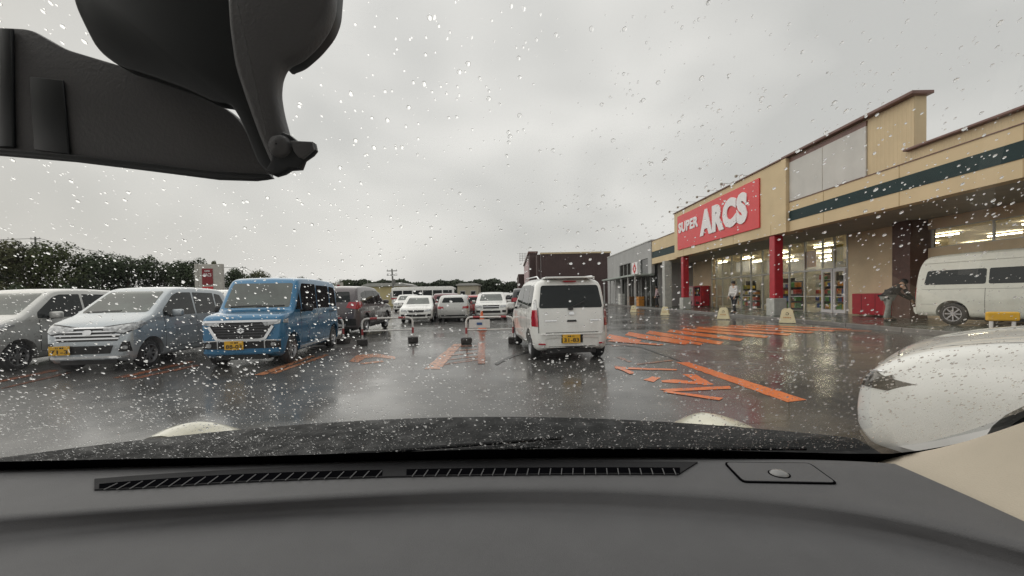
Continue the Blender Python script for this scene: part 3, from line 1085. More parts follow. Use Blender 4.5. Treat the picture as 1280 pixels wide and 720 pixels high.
c.decal('lower_grille', [(-.5, .3), (.5, .3), (.5, .48), (-.5, .48)], 'front', MT['black'], .01, .1)

# bus far behind
bus = park('bus', 'long white bus with a red waist stripe and dark windows behind the parked cars', 'bus', -12.0, 55, 88)
b = MB()
b.bevbox(-4.2, 4.2, -1.25, 1.25, .4, 2.55, .12)
b.build('body', MT['white'], bus, 40)
b = MB()
b.bevbox(-3.9, 3.9, -1.1, 1.1, 2.54, 2.7, .06)
b.build('roof', MT['white'], bus, 40)
for k in range(6):
    b = MB()
    b.bevbox(-3.95 + k * 1.33, -2.75 + k * 1.33, -1.262, 1.262, 1.45, 2.2, .005)
    b.build('window', MT['glass'], bus)
b = MB()
b.box(-4.21, 4.21, -1.258, 1.258, 1.05, 1.25)
b.build('waist_stripe', MT['redp'], bus)
b = MB()
b.bevbox(4.15, 4.23, -1.1, 1.1, 1.3, 2.3, .02)
b.build('windscreen', MT['glassf'], bus)
for wx in (-2.6, 2.7):
    for sg in (-1, 1):
        b = MB()
        b.lathe([(.001, 1.24 * sg), (.3, 1.24 * sg), (.47, 1.22 * sg), (.48, .95 * sg), (.001, .95 * sg)], 20)
        o = b.build('wheel', MT['tyre'], bus, 40)
        o.location = (wx, 0, .48)

# ------------------------------------------------------------------ pipe barriers
MT['pipew'] = mat('white_pipe', (0.75, 0.73, 0.7), 0.35, var=0.12, vscale=6)
MT['piper'] = mat('red_tape', (0.36, 0.05, 0.055), 0.45, var=0.15, vscale=10)
MT['block'] = mat('rubber_block', (0.03, 0.026, 0.025), 0.6, var=0.4, vscale=12, bump=0.3, bscale=30)


def barrier(x0, y0, x1, y1, label, board=False, zt=.69):
    d = Vector((x1 - x0, y1 - y0, 0))
    Ln = d.length
    rootb = empty('pipe_barrier', (x0, y0, 0), math.atan2(d.y, d.x), label, 'barrier', 'red and white pipe barriers across the lane')
    b = MB()
    pts = [(0, 0, .12), (0, 0, zt - .12)] + [(.12 - .12 * math.cos(R(a)), 0, zt - .12 + .12 * math.sin(R(a))) for a in (30, 60, 90)]
    pts += [(Ln - .12 + .12 * math.sin(R(a)), 0, zt - .12 + .12 * math.cos(R(a))) for a in (0, 30, 60, 90)] + [(Ln, 0, .12)]
    b.tube(pts, .025, 10)
    b.build('hoop', MT['pipew'], rootb, 60)
    b = MB()
    b.tube([(0, 0, .36), (Ln, 0, .36)], .019, 8)
    b.build('lower_rail', MT['pipew'], rootb, 60)
    for x in (0, Ln):
        t = MB()
        t.tube([(x, 0, .26), (x, 0, .42)], .028, 10)
        t.build('red_band', MT['piper'], rootb, 60)
        k = MB()
        k.bevbox(x - .13, x + .13, -.14, .14, 0, .16, .025)
        k.build('base_block', MT['block'], rootb)
    for x in (Ln * .22, Ln * .78):
        t = MB()
        t.tube([(x - .09, 0, zt), (x + .09, 0, zt)], .028, 10)
        t.build('red_band', MT['piper'], rootb, 60)
    if board:
        t = MB()
        t.bevbox(.08, .62, -.03, -.005 - .03, zt - .28, zt - .06, .004)
        pb = t.build('notice_board', MT['pipew'], rootb)
        t = MB()
        t.box(.28, .42, -.05, -.037, zt - .2, zt - .14)
        t.build('blue_mark', mat('blue_print', (0.05, 0.12, 0.3), .5, var=.1), pb)
    return rootb


barrier(-5.2, 10.95, -4.62, 10.9, 'red and white pipe barrier nearest the blue car, half hidden by it')
barrier(-3.95, 10.5, -2.72, 10.9, 'red and white hooped barrier on black blocks in front of the dark grey car')
barrier(-1.2, 10.4, .02, 10.35, 'red and white hooped barrier with a white notice board, left of the white wagon', True)
# orange cone cap behind the second barrier
o = empty('traffic_cone', (-1.1, 14.5, 0), 0, 'orange traffic cone standing behind the barrier with the notice board', 'cone')
MT['cone'] = mat('cone_orange', (0.75, 0.17, 0.06), 0.45, var=.1)
b = MB()
b.lathe([(.001, .70), (.03, .70), (.14, .04)], 16, Matrix(((1, 0, 0, 0), (0, 0, 1, 0), (0, 1, 0, 0), (0, 0, 0, 1))))
b.build('body', MT['cone'], o, 50)
b = MB()
b.bevbox(-.18, .18, -.18, .18, 0, .045, .015)
b.build('base', MT['cone'], o)

# ------------------------------------------------------------------ superstore
MT['beige'] = mat('beige_render', (0.63, 0.50, 0.31), 0.75, var=0.06, vscale=1.2, bump=0.1, bscale=30)
MT['beige2'] = mat('beige_siding', (0.60, 0.48, 0.30), 0.7, var=0.06, vscale=1.5)
MT['wallb'] = mat('tan_wall', (0.78, 0.62, 0.42), 0.8, var=0.08, vscale=1.5, bump=0.1, bscale=25)
MT['dgreen'] = mat('dark_green_band', (0.012, 0.032, 0.034), 0.5, spec=.2, var=0.15, vscale=2)
MT['signred'] = mat('sign_red', (0.66, 0.035, 0.04), 0.4, var=0.05, vscale=2)
MT['signwhite'] = mat('sign_white', (0.8, 0.77, 0.78), 0.4, var=0.04)
MT['rust'] = mat('rust_coping', (0.17, 0.09, 0.075), 0.5, var=0.15, vscale=3)
MT['greypanel'] = mat('grey_panel', (0.55, 0.54, 0.51), 0.6, var=0.08, vscale=1.5)
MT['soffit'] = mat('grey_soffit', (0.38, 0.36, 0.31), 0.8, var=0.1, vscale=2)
MT['redcol'] = mat('red_column_paint', (0.42, 0.012, 0.025), 0.35, var=0.12, vscale=4)
MT['conc'] = mat('pale_concrete', (0.45, 0.45, 0.42), 0.7, var=0.15, vscale=5, bump=0.15, bscale=30)
MT['brown'] = mat('brown_tile', (0.10, 0.042, 0.03), 0.45, var=0.2, vscale=6)
MT['frame'] = mat('aluminium_frame', (0.55, 0.55, 0.54), 0.4, 0.3, var=0.08)
MT['pave'] = mat('wet_pavement', (0.075, 0.085, 0.07), 0.22, var=0.25, vscale=2, rvar=0.1, bump=0.15, bscale=25)
MT['kerb'] = mat('kerb_stone', (0.18, 0.17, 0.16), 0.4, var=0.2, vscale=4)


def pane_mat(name, tint=(0.9, 0.95, 0.93), refl=1.5):
    m = bpy.data.materials.new(name)
    m.use_nodes = True
    t = m.node_tree
    t.nodes.clear()
    o = t.nodes.new('ShaderNodeOutputMaterial')
    tr = t.nodes.new('ShaderNodeBsdfTransparent')
    tr.inputs['Color'].default_value = (*tint, 1)
    gl = t.nodes.new('ShaderNodeBsdfGlossy')
    gl.inputs['Roughness'].default_value = 0.0
    fr = t.nodes.new('ShaderNodeFresnel')
    # the same reflectance from both sides of the sheet
    ge = t.nodes.new('ShaderNodeNewGeometry')
    mr = t.nodes.new('ShaderNodeMapRange')
    mr.inputs['To Min'].default_value = refl
    mr.inputs['To Max'].default_value = 1 / refl
    t.links.new(ge.outputs['Backfacing'], mr.inputs['Value'])
    t.links.new(mr.outputs['Result'], fr.inputs['IOR'])
    mxs = t.nodes.new('ShaderNodeMixShader')
    t.links.new(fr.outputs['Fac'], mxs.inputs['Fac'])
    t.links.new(tr.outputs['BSDF'], mxs.inputs[1])
    t.links.new(gl.outputs['BSDF'], mxs.inputs[2])
    t.links.new(mxs.outputs['Shader'], o.inputs['Surface'])
    return m


MT['shopglass'] = pane_mat('shop_glass', (0.96, 0.96, 0.93), 1.4)

# raised pavement and kerb before the store
b = MB()
b.box(11.15, 15.6, -4, 49, -.05, .11)
tag(b.build('pavement', MT['pave']), kind='structure')
b = MB()
for k in range(28):
    b.bevbox(11.0, 11.145, -3.9 + k * 1.9, -3.9 + k * 1.9 + 1.88, -.05, .125, .015)
tag(b.build('kerb', MT['kerb']), kind='structure')

st = empty('superstore', (12, 17, 0), 0, 'large beige supermarket with a red SUPER ARCS sign and a covered front', 'store')
S_off = Vector((-12, -17, 0))


def sbox(name, m, x0, x1, y0, y1, z0, z1, parent=st, bev=0.0, off=S_off):
    b_ = MB()
    if bev:
        b_.bevbox(x0 + off.x, x1 + off.x, y0 + off.y, y1 + off.y, z0, z1, bev)
    else:
        b_.box(x0 + off.x, x1 + off.x, y0 + off.y, y1 + off.y, z0, z1)
    return b_.build(name, m, parent)


# fascia right of the sign block, with the dark green band
sbox('fascia', MT['beige'], 12.0, 12.4, -4, 17.28, 3.78, 5.02)
sbox('green_band', MT['dgreen'], 11.985, 12.05, -4, 17.27, 4.22, 4.64)
sbox('fascia_trim', MT['rust'], 11.975, 12.1, -4, 17.27, 5.022, 5.045)


def ribbed(name, y0, y1, z0, z1, x, m):
    b_ = MB()
    n = int((y1 - y0) / .13)
    vs = []
    for k in range(n + 1):
        yy = y0 + (y1 - y0) * k / n
        w_ = (y1 - y0) / n
        for (dy, dx) in ((0, 0), (w_ * .55, 0), (w_ * .65, -.005), (w_ * .9, -.005)):
            y_ = min(yy + dy, y1)
            vs.append((x + dx, y_))
            if yy >= y1: break
    for (xa, ya) in vs:
        b_.v += [(xa - 12, ya - 17, z0), (xa - 12, ya - 17, z1)]
    for i in range(len(vs) - 1):
        b_.f.append((2 * i, 2 * i + 2, 2 * i + 3, 2 * i + 1))
    return b_.build(name, m, st)


sbox('parapet', MT['beige2'], 12.06, 12.4, -4, 12.0, 5.046, 5.36)
ribbed('ribbed_siding', -4, 12.0, 5.048, 5.34, 12.055, MT['beige2'])
sbox('coping', MT['rust'], 11.9, 12.5, -4, 12.2, 5.362, 5.43, bev=.015)
# raised gable wall
sbox('raised_wall', MT['beige2'], 12.06, 12.42, 12.0, 17.28, 5.046, 6.95)
ribbed('ribbed_siding', 12.0, 13.55, 5.048, 6.93, 12.055, MT['beige2'])
sbox('grey_panel', MT['greypanel'], 12.0, 12.05, 13.57, 17.27, 5.06, 6.72)
sbox('rust_band', MT['rust'], 12.01, 12.05, 13.57, 17.27, 6.723, 6.9)
sbox('coping', MT['rust'], 11.85, 12.5, 11.85, 17.6, 6.953, 7.05, bev=.015)
# sign block
sbox('sign_block', MT['beige'], 11.86, 12.6, 17.3, 29.1, 3.765, 6.93, bev=.01)
sbox('coping', MT['rust'], 11.8, 12.7, 17.62, 29.2, 6.932, 7.0, bev=.012)
sp = sbox('sign_panel', MT['signred'], 11.79, 11.858, 19.05, 28.4, 4.25, 6.6, bev=.012)


def sign_text(name, txt, y0, y1, z0, z1, x, m, parent, depth=.04, bold=.02, shear=0):
    me = textmesh(txt, abs(y1 - y0), z1 - z0, depth, bold, shear)
    me.materials.append(m)
    t = mobj(name, me, None, parent)
    t.matrix_local = Matrix(((0, 0, -1, x - 12), (-1, 0, 0, (y0 + y1) / 2 - 17), (0, 1, 0, (z0 + z1) / 2), (0, 0, 0, 1)))
    return t


sign_text('lettering', 'SUPER', 28.15, 25.2, 5.38, 6.08, 11.775, MT['signwhite'], sp, bold=.045)
sign_text('lettering', 'ARCS', 24.95, 19.95, 4.68, 6.26, 11.775, MT['signwhite'], sp, bold=.07, depth=.06)
MT['joint'] = mat('panel_joint', (0.45, 0.34, 0.19), .8, var=.1)
for y in (15.4, 12.4, 9.4, 6.4):
    sbox('panel_joint', MT['joint'], 11.994, 12.01, y - .012, y + .012, 3.79, 4.215)
    sbox('panel_joint', MT['joint'], 11.994, 12.01, y - .012, y + .012, 4.645, 5.018)
for y in (18.3, 21.4, 24.5, 27.6):
    sbox('panel_joint', MT['joint'], 11.853, 11.87, y - .012, y + .012, 3.77, 4.24)
for y in (15.45, ):
    sbox('panel_joint', MT['soffit'], 11.993, 12.003, y - .01, y + .01, 5.07, 6.71)
d_ = MB()
d_.tube([(15.5 - 12, 16.0 - 17, .12), (15.5 - 12, 16.0 - 17, 3.79)], .05, 10)
d_.build('downpipe', MT['wallb'], st, 60)
# lower wing further along, beige then grey
sbox('fascia', MT['beige'], 12.0, 12.4, 29.12, 34.2, 3.72, 4.2)
sbox('green_band', MT['dgreen'], 12.05, 12.4, 29.12, 34.2, 4.203, 4.75)
sbox('parapet', MT['beige'], 12.02, 12.4, 29.12, 34.2, 4.753, 5.66)
sbox('coping', MT['rust'], 11.98, 12.5, 29.2, 34.3, 5.662, 5.70)
# deep eaves and roof slab behind the fascia
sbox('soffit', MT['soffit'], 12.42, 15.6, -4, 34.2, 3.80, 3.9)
sbox('roof_slab', MT['greypanel'], 12.42, 40, -4, 34.2, 4.7, 4.9)
# soffit downlights are off, but the long tubes behind the glass are lit
# back wall with openings: glass front from y=18.6 to 31.2
sbox('wall', MT['wallb'], 15.6, 15.9, 15.75, 18.55, .11, 3.8)
sbox('wall', MT['wallb'], 15.6, 15.9, 31.25, 40, .11, 3.8)
sbox('wall', MT['wallb'], 15.6, 15.9, -4, 15.0, .11, 2.72)
sbox('wall', MT['wallb'], 15.6, 15.9, -4, 15.0, 3.42, 3.8)
sbox('brown_pillar', MT['brown'], 14.95, 15.9, 15.02, 15.73, .11, 3.797)
# clerestory windows over the right hand wall
for k in range(10):
    y1 = 14.95 - k * 1.9
    sbox('window_frame', MT['frame'], 15.66, 15.72, y1 - .05, y1, 2.722, 3.418)
    w_ = sbox('window', MT['shopglass'], 15.68, 15.69, y1 - 1.88, y1 - .06, 2.75, 3.39)
for nm in ((2.722, 2.748), (3.392, 3.418)):
    sbox('window_frame', MT['frame'], 15.655, 15.725, -3.9, 14.89, nm[0], nm[1])
# glass front: posts, transoms, panes
posts = [18.6, 19.35, 20.1, 21.3, 22.5, 23.7, 24.9, 26.1, 27.2, 28.4, 29.6, 30.5, 31.2]
for y in posts:
    sbox('mullion', MT['frame'], 15.58, 15.68, y - .03, y + .03, .11, 3.798)
for a, b_ in zip(posts, posts[1:]):
    for z0, z1 in ((.13, 2.22), (2.3, 3.79)):
        sbox('pane', MT['shopglass'], 15.62, 15.63, a + .032, b_ - .032, z0, z1)
    sbox('transom', MT['frame'], 15.585, 15.675, a + .032, b_ - .032, 2.222, 2.298)
    if b_ <= 22.6 or a > 26:
        sbox('door_rail', MT['frame'], 15.59, 15.67, a + .032, b_ - .032, .9, .94)
# door leaves near the right end
for a, b_ in ((18.63, 19.32), (19.38, 20.07)):
    for y0, y1 in ((a, a + .09), (b_ - .09, b_)):
        sbox('door_stile', MT['signwhite'], 15.52, 15.578, y0, y1, .13, 2.24)
    sbox('door_stile', MT['signwhite'], 15.522, 15.577, a + .091, b_ - .091, 2.12, 2.24)
    sbox('door_stile', MT['signwhite'], 15.522, 15.577, a + .091, b_ - .091, .13, .28)
# interior: floor, ceiling, back wall, lamps, shelves
MT['shopfloor'] = mat('shop_floor', (0.5, 0.48, 0.43), 0.3, var=.1)
MT['shopwall'] = mat('shop_wall', (0.8, 0.70, 0.52), 0.8, var=.1, vscale=2)
MT['tube'] = mat('lit_tube', (0.9, 0.9, 0.85), 0.4, emit=(1.0, 0.92, 0.72), estr=20)
sbox('floor', MT['shopfloor'], 15.6, 30, -4, 45, .05, .105)
sbox('ceiling', MT['shopwall'], 15.92, 30, -4, 45, 3.85, 3.95)
sbox('back_wall', MT['shopwall'], 29, 29.2, -4, 45, .11, 3.84)
sbox('side_wall', MT['shopwall'], 15.92, 30, 44.8, 45, .11, 3.84)
for i in range(4):
    for j in range(9):
        if 4.0 + j * 3.6 < 17 and i != 1: continue
        sbox('light_tube', MT['tube'], 17.6 + i * 2.9, 17.68 + i * 2.9, 4.0 + j * 3.6, 5.3 + j * 3.6, 3.70, 3.74)
SHC = [mat('goods_' + n, c_, .5, var=.2, vscale=8) for n, c_ in (('red', (.5, .06, .04)), ('orange', (.6, .25, .04)), ('yellow', (.65, .5, .06)), ('green', (.1, .3, .08)),
                                                               ('white', (.7, .7, .66)), ('blue', (.08, .15, .4)), ('brown', (.2, .1, .05)))]
SL = ['low shelf of orange goods behind the right hand doors', 'display shelf of packets behind the glass right of the red column',
      'tall stack of mixed boxes just left of the doors', 'pale goods shelf behind the third window bay', 'shelf of bottles seen behind the near red column',
      'shelf with yellow packets left of the near red column', 'low produce table behind the cream stands', 'shelf of red boxes near the left doors',
      'grey rack at the left end of the glass front']
MT['rackdark'] = mat('dark_rack', (0.06, 0.05, 0.045), .6, var=.2)
for k in range(9):
    y0 = 19.3 + k * 1.32
    x0 = 16.9 + (k * 7 % 3) * .5
    s_ = empty('display_shelf', (x0, y0, .11), 0, SL[k], 'shelf', 'display shelves inside the glass front')
    hh_ = [1.3, 1.9, 2.1, 1.7, 1.9, 1.4, 1.2, 1.9, 1.6][k]
    f_ = MB()
    f_.box(.0, .03, 0, 1.2, 0, hh_)
    f_.build('rack_back', MT['rackdark'], s_)
    z = .1
    while z < hh_ - .2:
        f_ = MB()
        f_.box(-.42, -.001, 0, 1.2, z, z + .03)
        f_.build('rack_shelf', MT['rackdark'] if k % 2 else MT['frame'], s_)
        yy = .04
        while yy < 1.1:
            wd = .1 + rnd.random() * .18
            g_ = MB()
            g_.box(-.36, -.02, yy, min(yy + wd, 1.18), z + .031, z + .18 + rnd.random() * .15)
            g_.build('packet', rnd.choice(SHC), s_)
            yy += wd + .02
        z += .4
# posters hanging in the glass
for (y, z0, z1, cc, nm) in ((21.0, 2.45, 3.3, 1, 'poster'), (19.3, 2.6, 3.4, 2, 'poster'), (27.5, 1.2, 2.1, 4, 'poster')):
    sbox('poster', SHC[cc], 15.70, 15.71, y - .35, y + .35, z0, z1)

# columns
for (y, lab) in ((18.35, 'near'), (28.0, 'far')):
    cbox = sbox('column', MT['redcol'], 11.93, 12.33, y - .19, y + .19, .9, 3.764, bev=.03)
    sbox('column_base', MT['conc'], 11.84, 12.42, y - .28, y + .28, .11, .897, bev=.02)

# spotlights on arms over the sign
for k in range(7):
    y = 20.3 + k * 1.42
    ls = empty('sign_spotlight', (12.0, y, 7.0), 0,
               ['spotlight arm nearest us above the red store sign', 'second spotlight from the right above the red store sign', 'third spotlight from the right above the red store sign',
                'middle spotlight of the seven above the red store sign', 'third spotlight from the left above the red store sign',
                'second spotlight from the left above the red store sign', 'leftmost spotlight above the red store sign'][k], 'spotlight', 'spotlights over the store sign')
    a_ = MB()
    a_.tube([(.1, 0, 0), (.1, 0, .08), (-.55, 0, .10)], .012, 6)
    a_.build('arm', MT['frame'], ls)
    h_ = MB()
    h_.bevbox(-.64, -.53, -.06, .06, .0, .12, .02)
    h_.build('lamp_head', MT['soffit'], ls)

# red banner box against the wall, poster machine near the far column
o = empty('red_cabinet', (15.0, 16.62, .11), 0, 'low glossy red cabinet against the tan wall between the doors and the brown pillar', 'cabinet')
b = MB()
b.bevbox(-.2, .5, -.8, .8, .06, .95, .03)
b.build('body', MT['redcol'], o)
for y in (-.32, .32):
    b = MB()
    b.box(-.206, -.199, y - .006, y + .006, .1, .92)
    b.build('panel_joint', MT['black'], o)
for y in (-.7, .7):
    b = MB()
    b.tube([(.1, y, .03), (.1, y, .09)], .05, 8)
    b.build('foot', MT['black'], o)
for k, (y, m_, lab) in enumerate(((31.9, MT['redcol'], 'dark red vending machine standing right of its pale neighbour by the tan wall'),
                                  (33.2, mat('pale_pink', (.6, .3, .33), .5, var=.3, vscale=3), 'pale pink and white poster cabinet left of the dark red vending machine'))):
    o = empty('vending_machine', (15.1, y, .11), 0, lab, 'vending machine')
    b = MB()
    b.bevbox(-.3, .4, -.55, .55, .05, 1.65, .03)
    b.build('body', m_, o)
    b = MB()
    b.bevbox(-.315, -.3, -.45, .45, .85, 1.55, .004)
    wv = b.build('window', SHC[4] if k else MT['glass'], o)
    for i in range(5):
        b = MB()
        b.bevbox(-.33, -.318, -.4 + i * .17, -.28 + i * .17, 1.0 + .22 * (i % 2), 1.18 + .22 * (i % 2), .003)
        b.build('sample', SHC[(i * 2 + k) % 7], wv)
    b = MB()
    b.box(-.305, -.301, -.3, .3, .2, .4)
    b.build('flap', MT['black'], o)

# cream stands
MT['stand'] = mat('cream_plastic', (0.75, 0.66, 0.42), 0.45, var=.08, vscale=5)
for (x, y, s_, lab) in ((10.46, 15.2, 1.0, 'nearest and largest cream trapezoid stand with a round emblem, before the near red column'),
                        (9.57, 18.1, .95, 'second cream trapezoid stand, in front of the glass front left of the near column'),
                        (8.5, 22.2, .85, 'third cream stand, before the white tiled pillar'),
                        (8.1, 26.6, .8, 'farthest small cream stand, before the grey shop')):
    o = empty('pavement_stand', (x, y, 0), R(-35), lab, 'stand', 'cream stands along the kerb')
    b = MB()
    pr = [(-.27, .02), (.27, .02), (.17, .5), (.1, .56), (-.1, .56), (-.17, .5)]
    pr = [(a * s_, c_ * s_) for a, c_ in pr]
    n0 = len(b.v)
    b.prism(pr, -.13, .13, lambda a, c_, d: Vector((a, d * (1 - c_ * .9), c_)))
    b.build('body', MT['stand'], o, 30)
    for a in (-.2, .2):
        f_ = MB()
        f_.bevbox(a * s_ - .05, a * s_ + .05, -.12, .12, 0, .035, .01)
        f_.build('foot', MT['block'], o)
    e_ = MB()
    for t in range(10):
        if t in (4,): continue
        a0, a1 = 2 * math.pi * t / 10, 2 * math.pi * (t + 1) / 10
        yy = -.128 * (1 - .33 * .9) - .004
        e_.add([(.055 * math.cos(a0), yy, .36 * s_ + .055 * math.sin(a0)), (.055 * math.cos(a1), yy, .36 * s_ + .055 * math.sin(a1)),
                (.035 * math.cos(a1), yy, .36 * s_ + .035 * math.sin(a1)), (.035 * math.cos(a0), yy, .36 * s_ + .035 * math.sin(a0))], [(0, 1, 2, 3)])
    e_.build('emblem', MT['ink'], o)
    e_ = MB()
    for i in range(5):
        yy = -.128 * (1 - .2 * .9) - .006
        e_.box(-.12 + i * .05, -.09 + i * .05, yy - .002, yy + .002, .2 * s_, .235 * s_)
    e_.build('lettering', MT['amber'], o)

# grey shop beyond, low canopy
gs = empty('grey_shop', (12, 42, 0), 0, 'grey shop with a thin canopy and dark glass beyond the red SUPER ARCS sign', 'store')
GO = Vector((-12, -42, 0))


def gbox(name, m, *a, bev=0.0, parent=gs):
    return sbox(name, m, *a, parent=parent, bev=bev, off=GO)


MT['gwall'] = mat('grey_render', (0.36, 0.36, 0.355), 0.7, var=.08, vscale=1)
MT['dglass'] = mat('dark_shop_glass', (0.03, 0.033, 0.03), 0.08, var=.5, vscale=2)
gbox('wall', MT['gwall'], 12.0, 12.3, 34.32, 35.2, 2.95, 5.68)
gbox('wall', MT['gwall'], 12.0, 12.3, 35.2, 50, 4.35, 5.75)
gbox('wall', MT['gwall'], 12.0, 12.3, 37.3, 40.3, 2.95, 4.348)
gbox('wall', MT['gwall'], 12.0, 12.3, 44.5, 50, 0, 4.348)
gbox('window', MT['dglass'], 12.1, 12.2, 35.2, 37.3, 2.95, 4.348)
gbox('window', MT['dglass'], 12.1, 12.2, 40.3, 44.5, 2.95, 4.348)
for y in (41.7, 43.1):
    gbox('window_frame', MT['gwall'], 12.05, 12.098, y - .05, y + .05, 2.95, 4.34)
gbox('coping', MT['frame'], 11.95, 12.4, 34.32, 50, 5.76, 5.85)
gbox('canopy', mat('canopy_metal', (.33, .37, .34), .45, var=.1), 10.6, 12.3, 34.4, 47, 2.78, 2.94, bev=.02)
for y in (34.9, 37.0, 39.3, 41.5, 43.8, 46.6):
    gbox('canopy_post', MT['frame'], 10.72, 10.84, y - .06, y + .06, .11, 2.778)
gbox('front_glass', MT['dglass'], 12.32, 12.36, 34.4, 44.45, .11, 2.777)
for y in (35.4, 36.6, 38.0, 38.6, 40.2, 41.0, 42.6, 43.4):
    gbox('door_frame', MT['frame'], 12.26, 12.318, y - .05, y + .05, .11, 2.776)
gbox('back_volume', MT['gwall'], 12.6, 40, 34.4, 50, 0.0, 5.3)
pn = gbox('sign_plate', MT['signwhite'], 11.93, 11.998, 38.0, 39.6, 3.05, 4.25, bev=.01)
e_ = MB()
for t in range(12):
    a0, a1 = 2 * math.pi * t / 12, 2 * math.pi * (t + 1) / 12
    ro, ri = .42, .2
    e_.add([(-.09, -3.2 + r_ * math.cos(a_), 3.65 + r_ * math.sin(a_)) for r_, a_ in ((ro, a0), (ro, a1), (ri, a1), (ri, a0))], [(0, 1, 2, 3)])
    if t % 3 == 0:
        e_.add([(-.09, -3.2 + r_ * math.cos(a_), 3.65 + r_ * math.sin(a_)) for r_, a_ in ((.16, a0), (.56, a0 - .12), (.56, a0 + .12))], [(0, 1, 2)])
e_.build('emblem', MT['signred'], pn)
gbox('tiled_pillar', MT['conc'], 11.7, 12.25, 30.6, 31.1, .11, 3.7, bev=.02)
o_ = bpy.data.objects  # clutter under the canopy
for k, (x, y, z1, m_, nm, lab) in enumerate(((11.6, 36.2, 1.1, SHC[1], 'crate_stack', 'orange crate stack under the grey canopy, nearest the tiled pillar'),
                                             (11.6, 39.0, .9, SHC[6], 'crate_stack', 'brown crate stack under the middle of the grey canopy'),
                                             (11.6, 42.3, 1.2, SHC[4], 'crate_stack', 'white crate stack under the far end of the grey canopy'))):
    o = empty(nm, (x, y, .11), 0, lab, 'crates', 'crates under the canopy')
    n = int(z1 / .28)
    for i in range(n):
        b = MB()
        b.bevbox(-.25, .25, -.4, .4, i * .29, i * .29 + .27, .02)
        b.build('crate', m_, o)

# maroon store at the end
ms = empty('maroon_store', (8, 62, 0), 0, 'dark maroon box store closing the end of the car park behind the white wagon', 'store')
MT['mar'] = mat('maroon_siding', (0.075, 0.045, 0.042), 0.6, var=.12, vscale=.6)
MT['pink'] = mat('faded_pink_board', (0.42, 0.30, 0.31), 0.6, var=.1, vscale=.5)


def msb(name, m, x0, x1, y0, y1, z0, z1):
    b_ = MB()
    b_.box(x0 - 8, x1 - 8, y0 - 62, y1 - 62, z0, z1)
    return b_.build(name, m, ms)


msb('wall', MT['mar'], 4.6, 15.3, 62, 62.4, 0, 7.6)
msb('coping', MT['beige2'], 4.5, 15.4, 61.9, 62.5, 7.602, 7.85)
# standing seams of the siding
for k in range(26):
    msb('siding_rib', MT['mar'], 4.75 + k * .41, 4.79 + k * .41, 61.96, 61.999, .2, 7.59)
msb('side_wall', MT['mar'], 4.0, 4.59, 62.42, 75, 0, 7.6)
msb('entrance_tower', MT['mar'], 3.0, 4.3, 66, 95, 0, 8.2)
msb('sign_board', MT['pink'], 2.92, 2.998, 68, 92, 3.4, 7.6)
msb('glass_front', MT['dglass'], 2.9, 2.999, 68, 92, .3, 2.8)
msb('coping', MT['rust'], 2.8, 4.4, 65.9, 95.1, 8.202, 8.5)
msb('wing', MT['mar'], 1.7, 3.5, 95.2, 125, 0, 6.2)
msb('coping', MT['rust'], 1.6, 3.6, 95.2, 125, 6.202, 6.4)
lt = MB()
for k in range(5):
    lt.box(1.4 - 8, 3.0 - 8, 8, 8.06, 7.4 + k * .3, 7.46 + k * .3)
for k in range(4):
    lt.box(1.5 + k * .45 - 8, 1.56 + k * .45 - 8, 8.06, 8.12, 7.2, 8.7)
lt.build('roof_lattice', MT['frame'], ms)

# ------------------------------------------------------------------ low buildings far left-centre
def low_house(name, label, x, y, w_, d_, h_, wallm, roofm, nwin=3):
    o = empty(name, (x, y, 0), 0, label, 'building')
    b = MB()
    b.box(-w_ / 2, w_ / 2, 0, d_, 0, h_)
    b.build('wall', wallm, o)
    b = MB()
    b.prism([(-w_ / 2 - .3, h_ + .002), (w_ / 2 + .3, h_ + .002), (w_ / 2 + .3, h_ + .2), (w_ / 2 - .6, h_ + .5), (-w_ / 2 + .6, h_ + .5), (-w_ / 2 - .3, h_ + .2)], -.3, d_ + .3,
            lambda a, c_, d: Vector((a, d, c_)))
    b.build('roof', roofm, o)
    for k in range(nwin):
        xx = -w_ / 2 + w_ * (k + .5) / nwin
        b = MB()
        b.bevbox(xx - w_ / nwin * .25, xx + w_ / nwin * .25, -.05, .02, h_ * .35, h_ * .7, .01)
        fr = b.build('window', MT['frame'], o)
        b = MB()
        b.box(xx - w_ / nwin * .21, xx + w_ / nwin * .21, -.06, -.051, h_ * .39, h_ * .66)
        b.build('pane', MT['glass'], fr)
    return o


MT['ywall'] = mat('yellow_wall', (0.58, 0.49, 0.27), 0.8, var=.1, vscale=.6)
MT['proof'] = mat('pale_roof', (0.42, 0.42, 0.4), 0.6, var=.1, vscale=.6)
low_house('low_building', 'low yellow building with a pale flat roof left of the utility pole', -19.0, 60, 6.2, 6, 3.0, MT['ywall'], MT['proof'], 2)
low_house('low_building', 'small pale beige building in front of the far tree line', -9.2, 84, 4.4, 6, 3.6, mat('cream_wall', (.5, .46, .36), .8, var=.1), MT['proof'], 2)


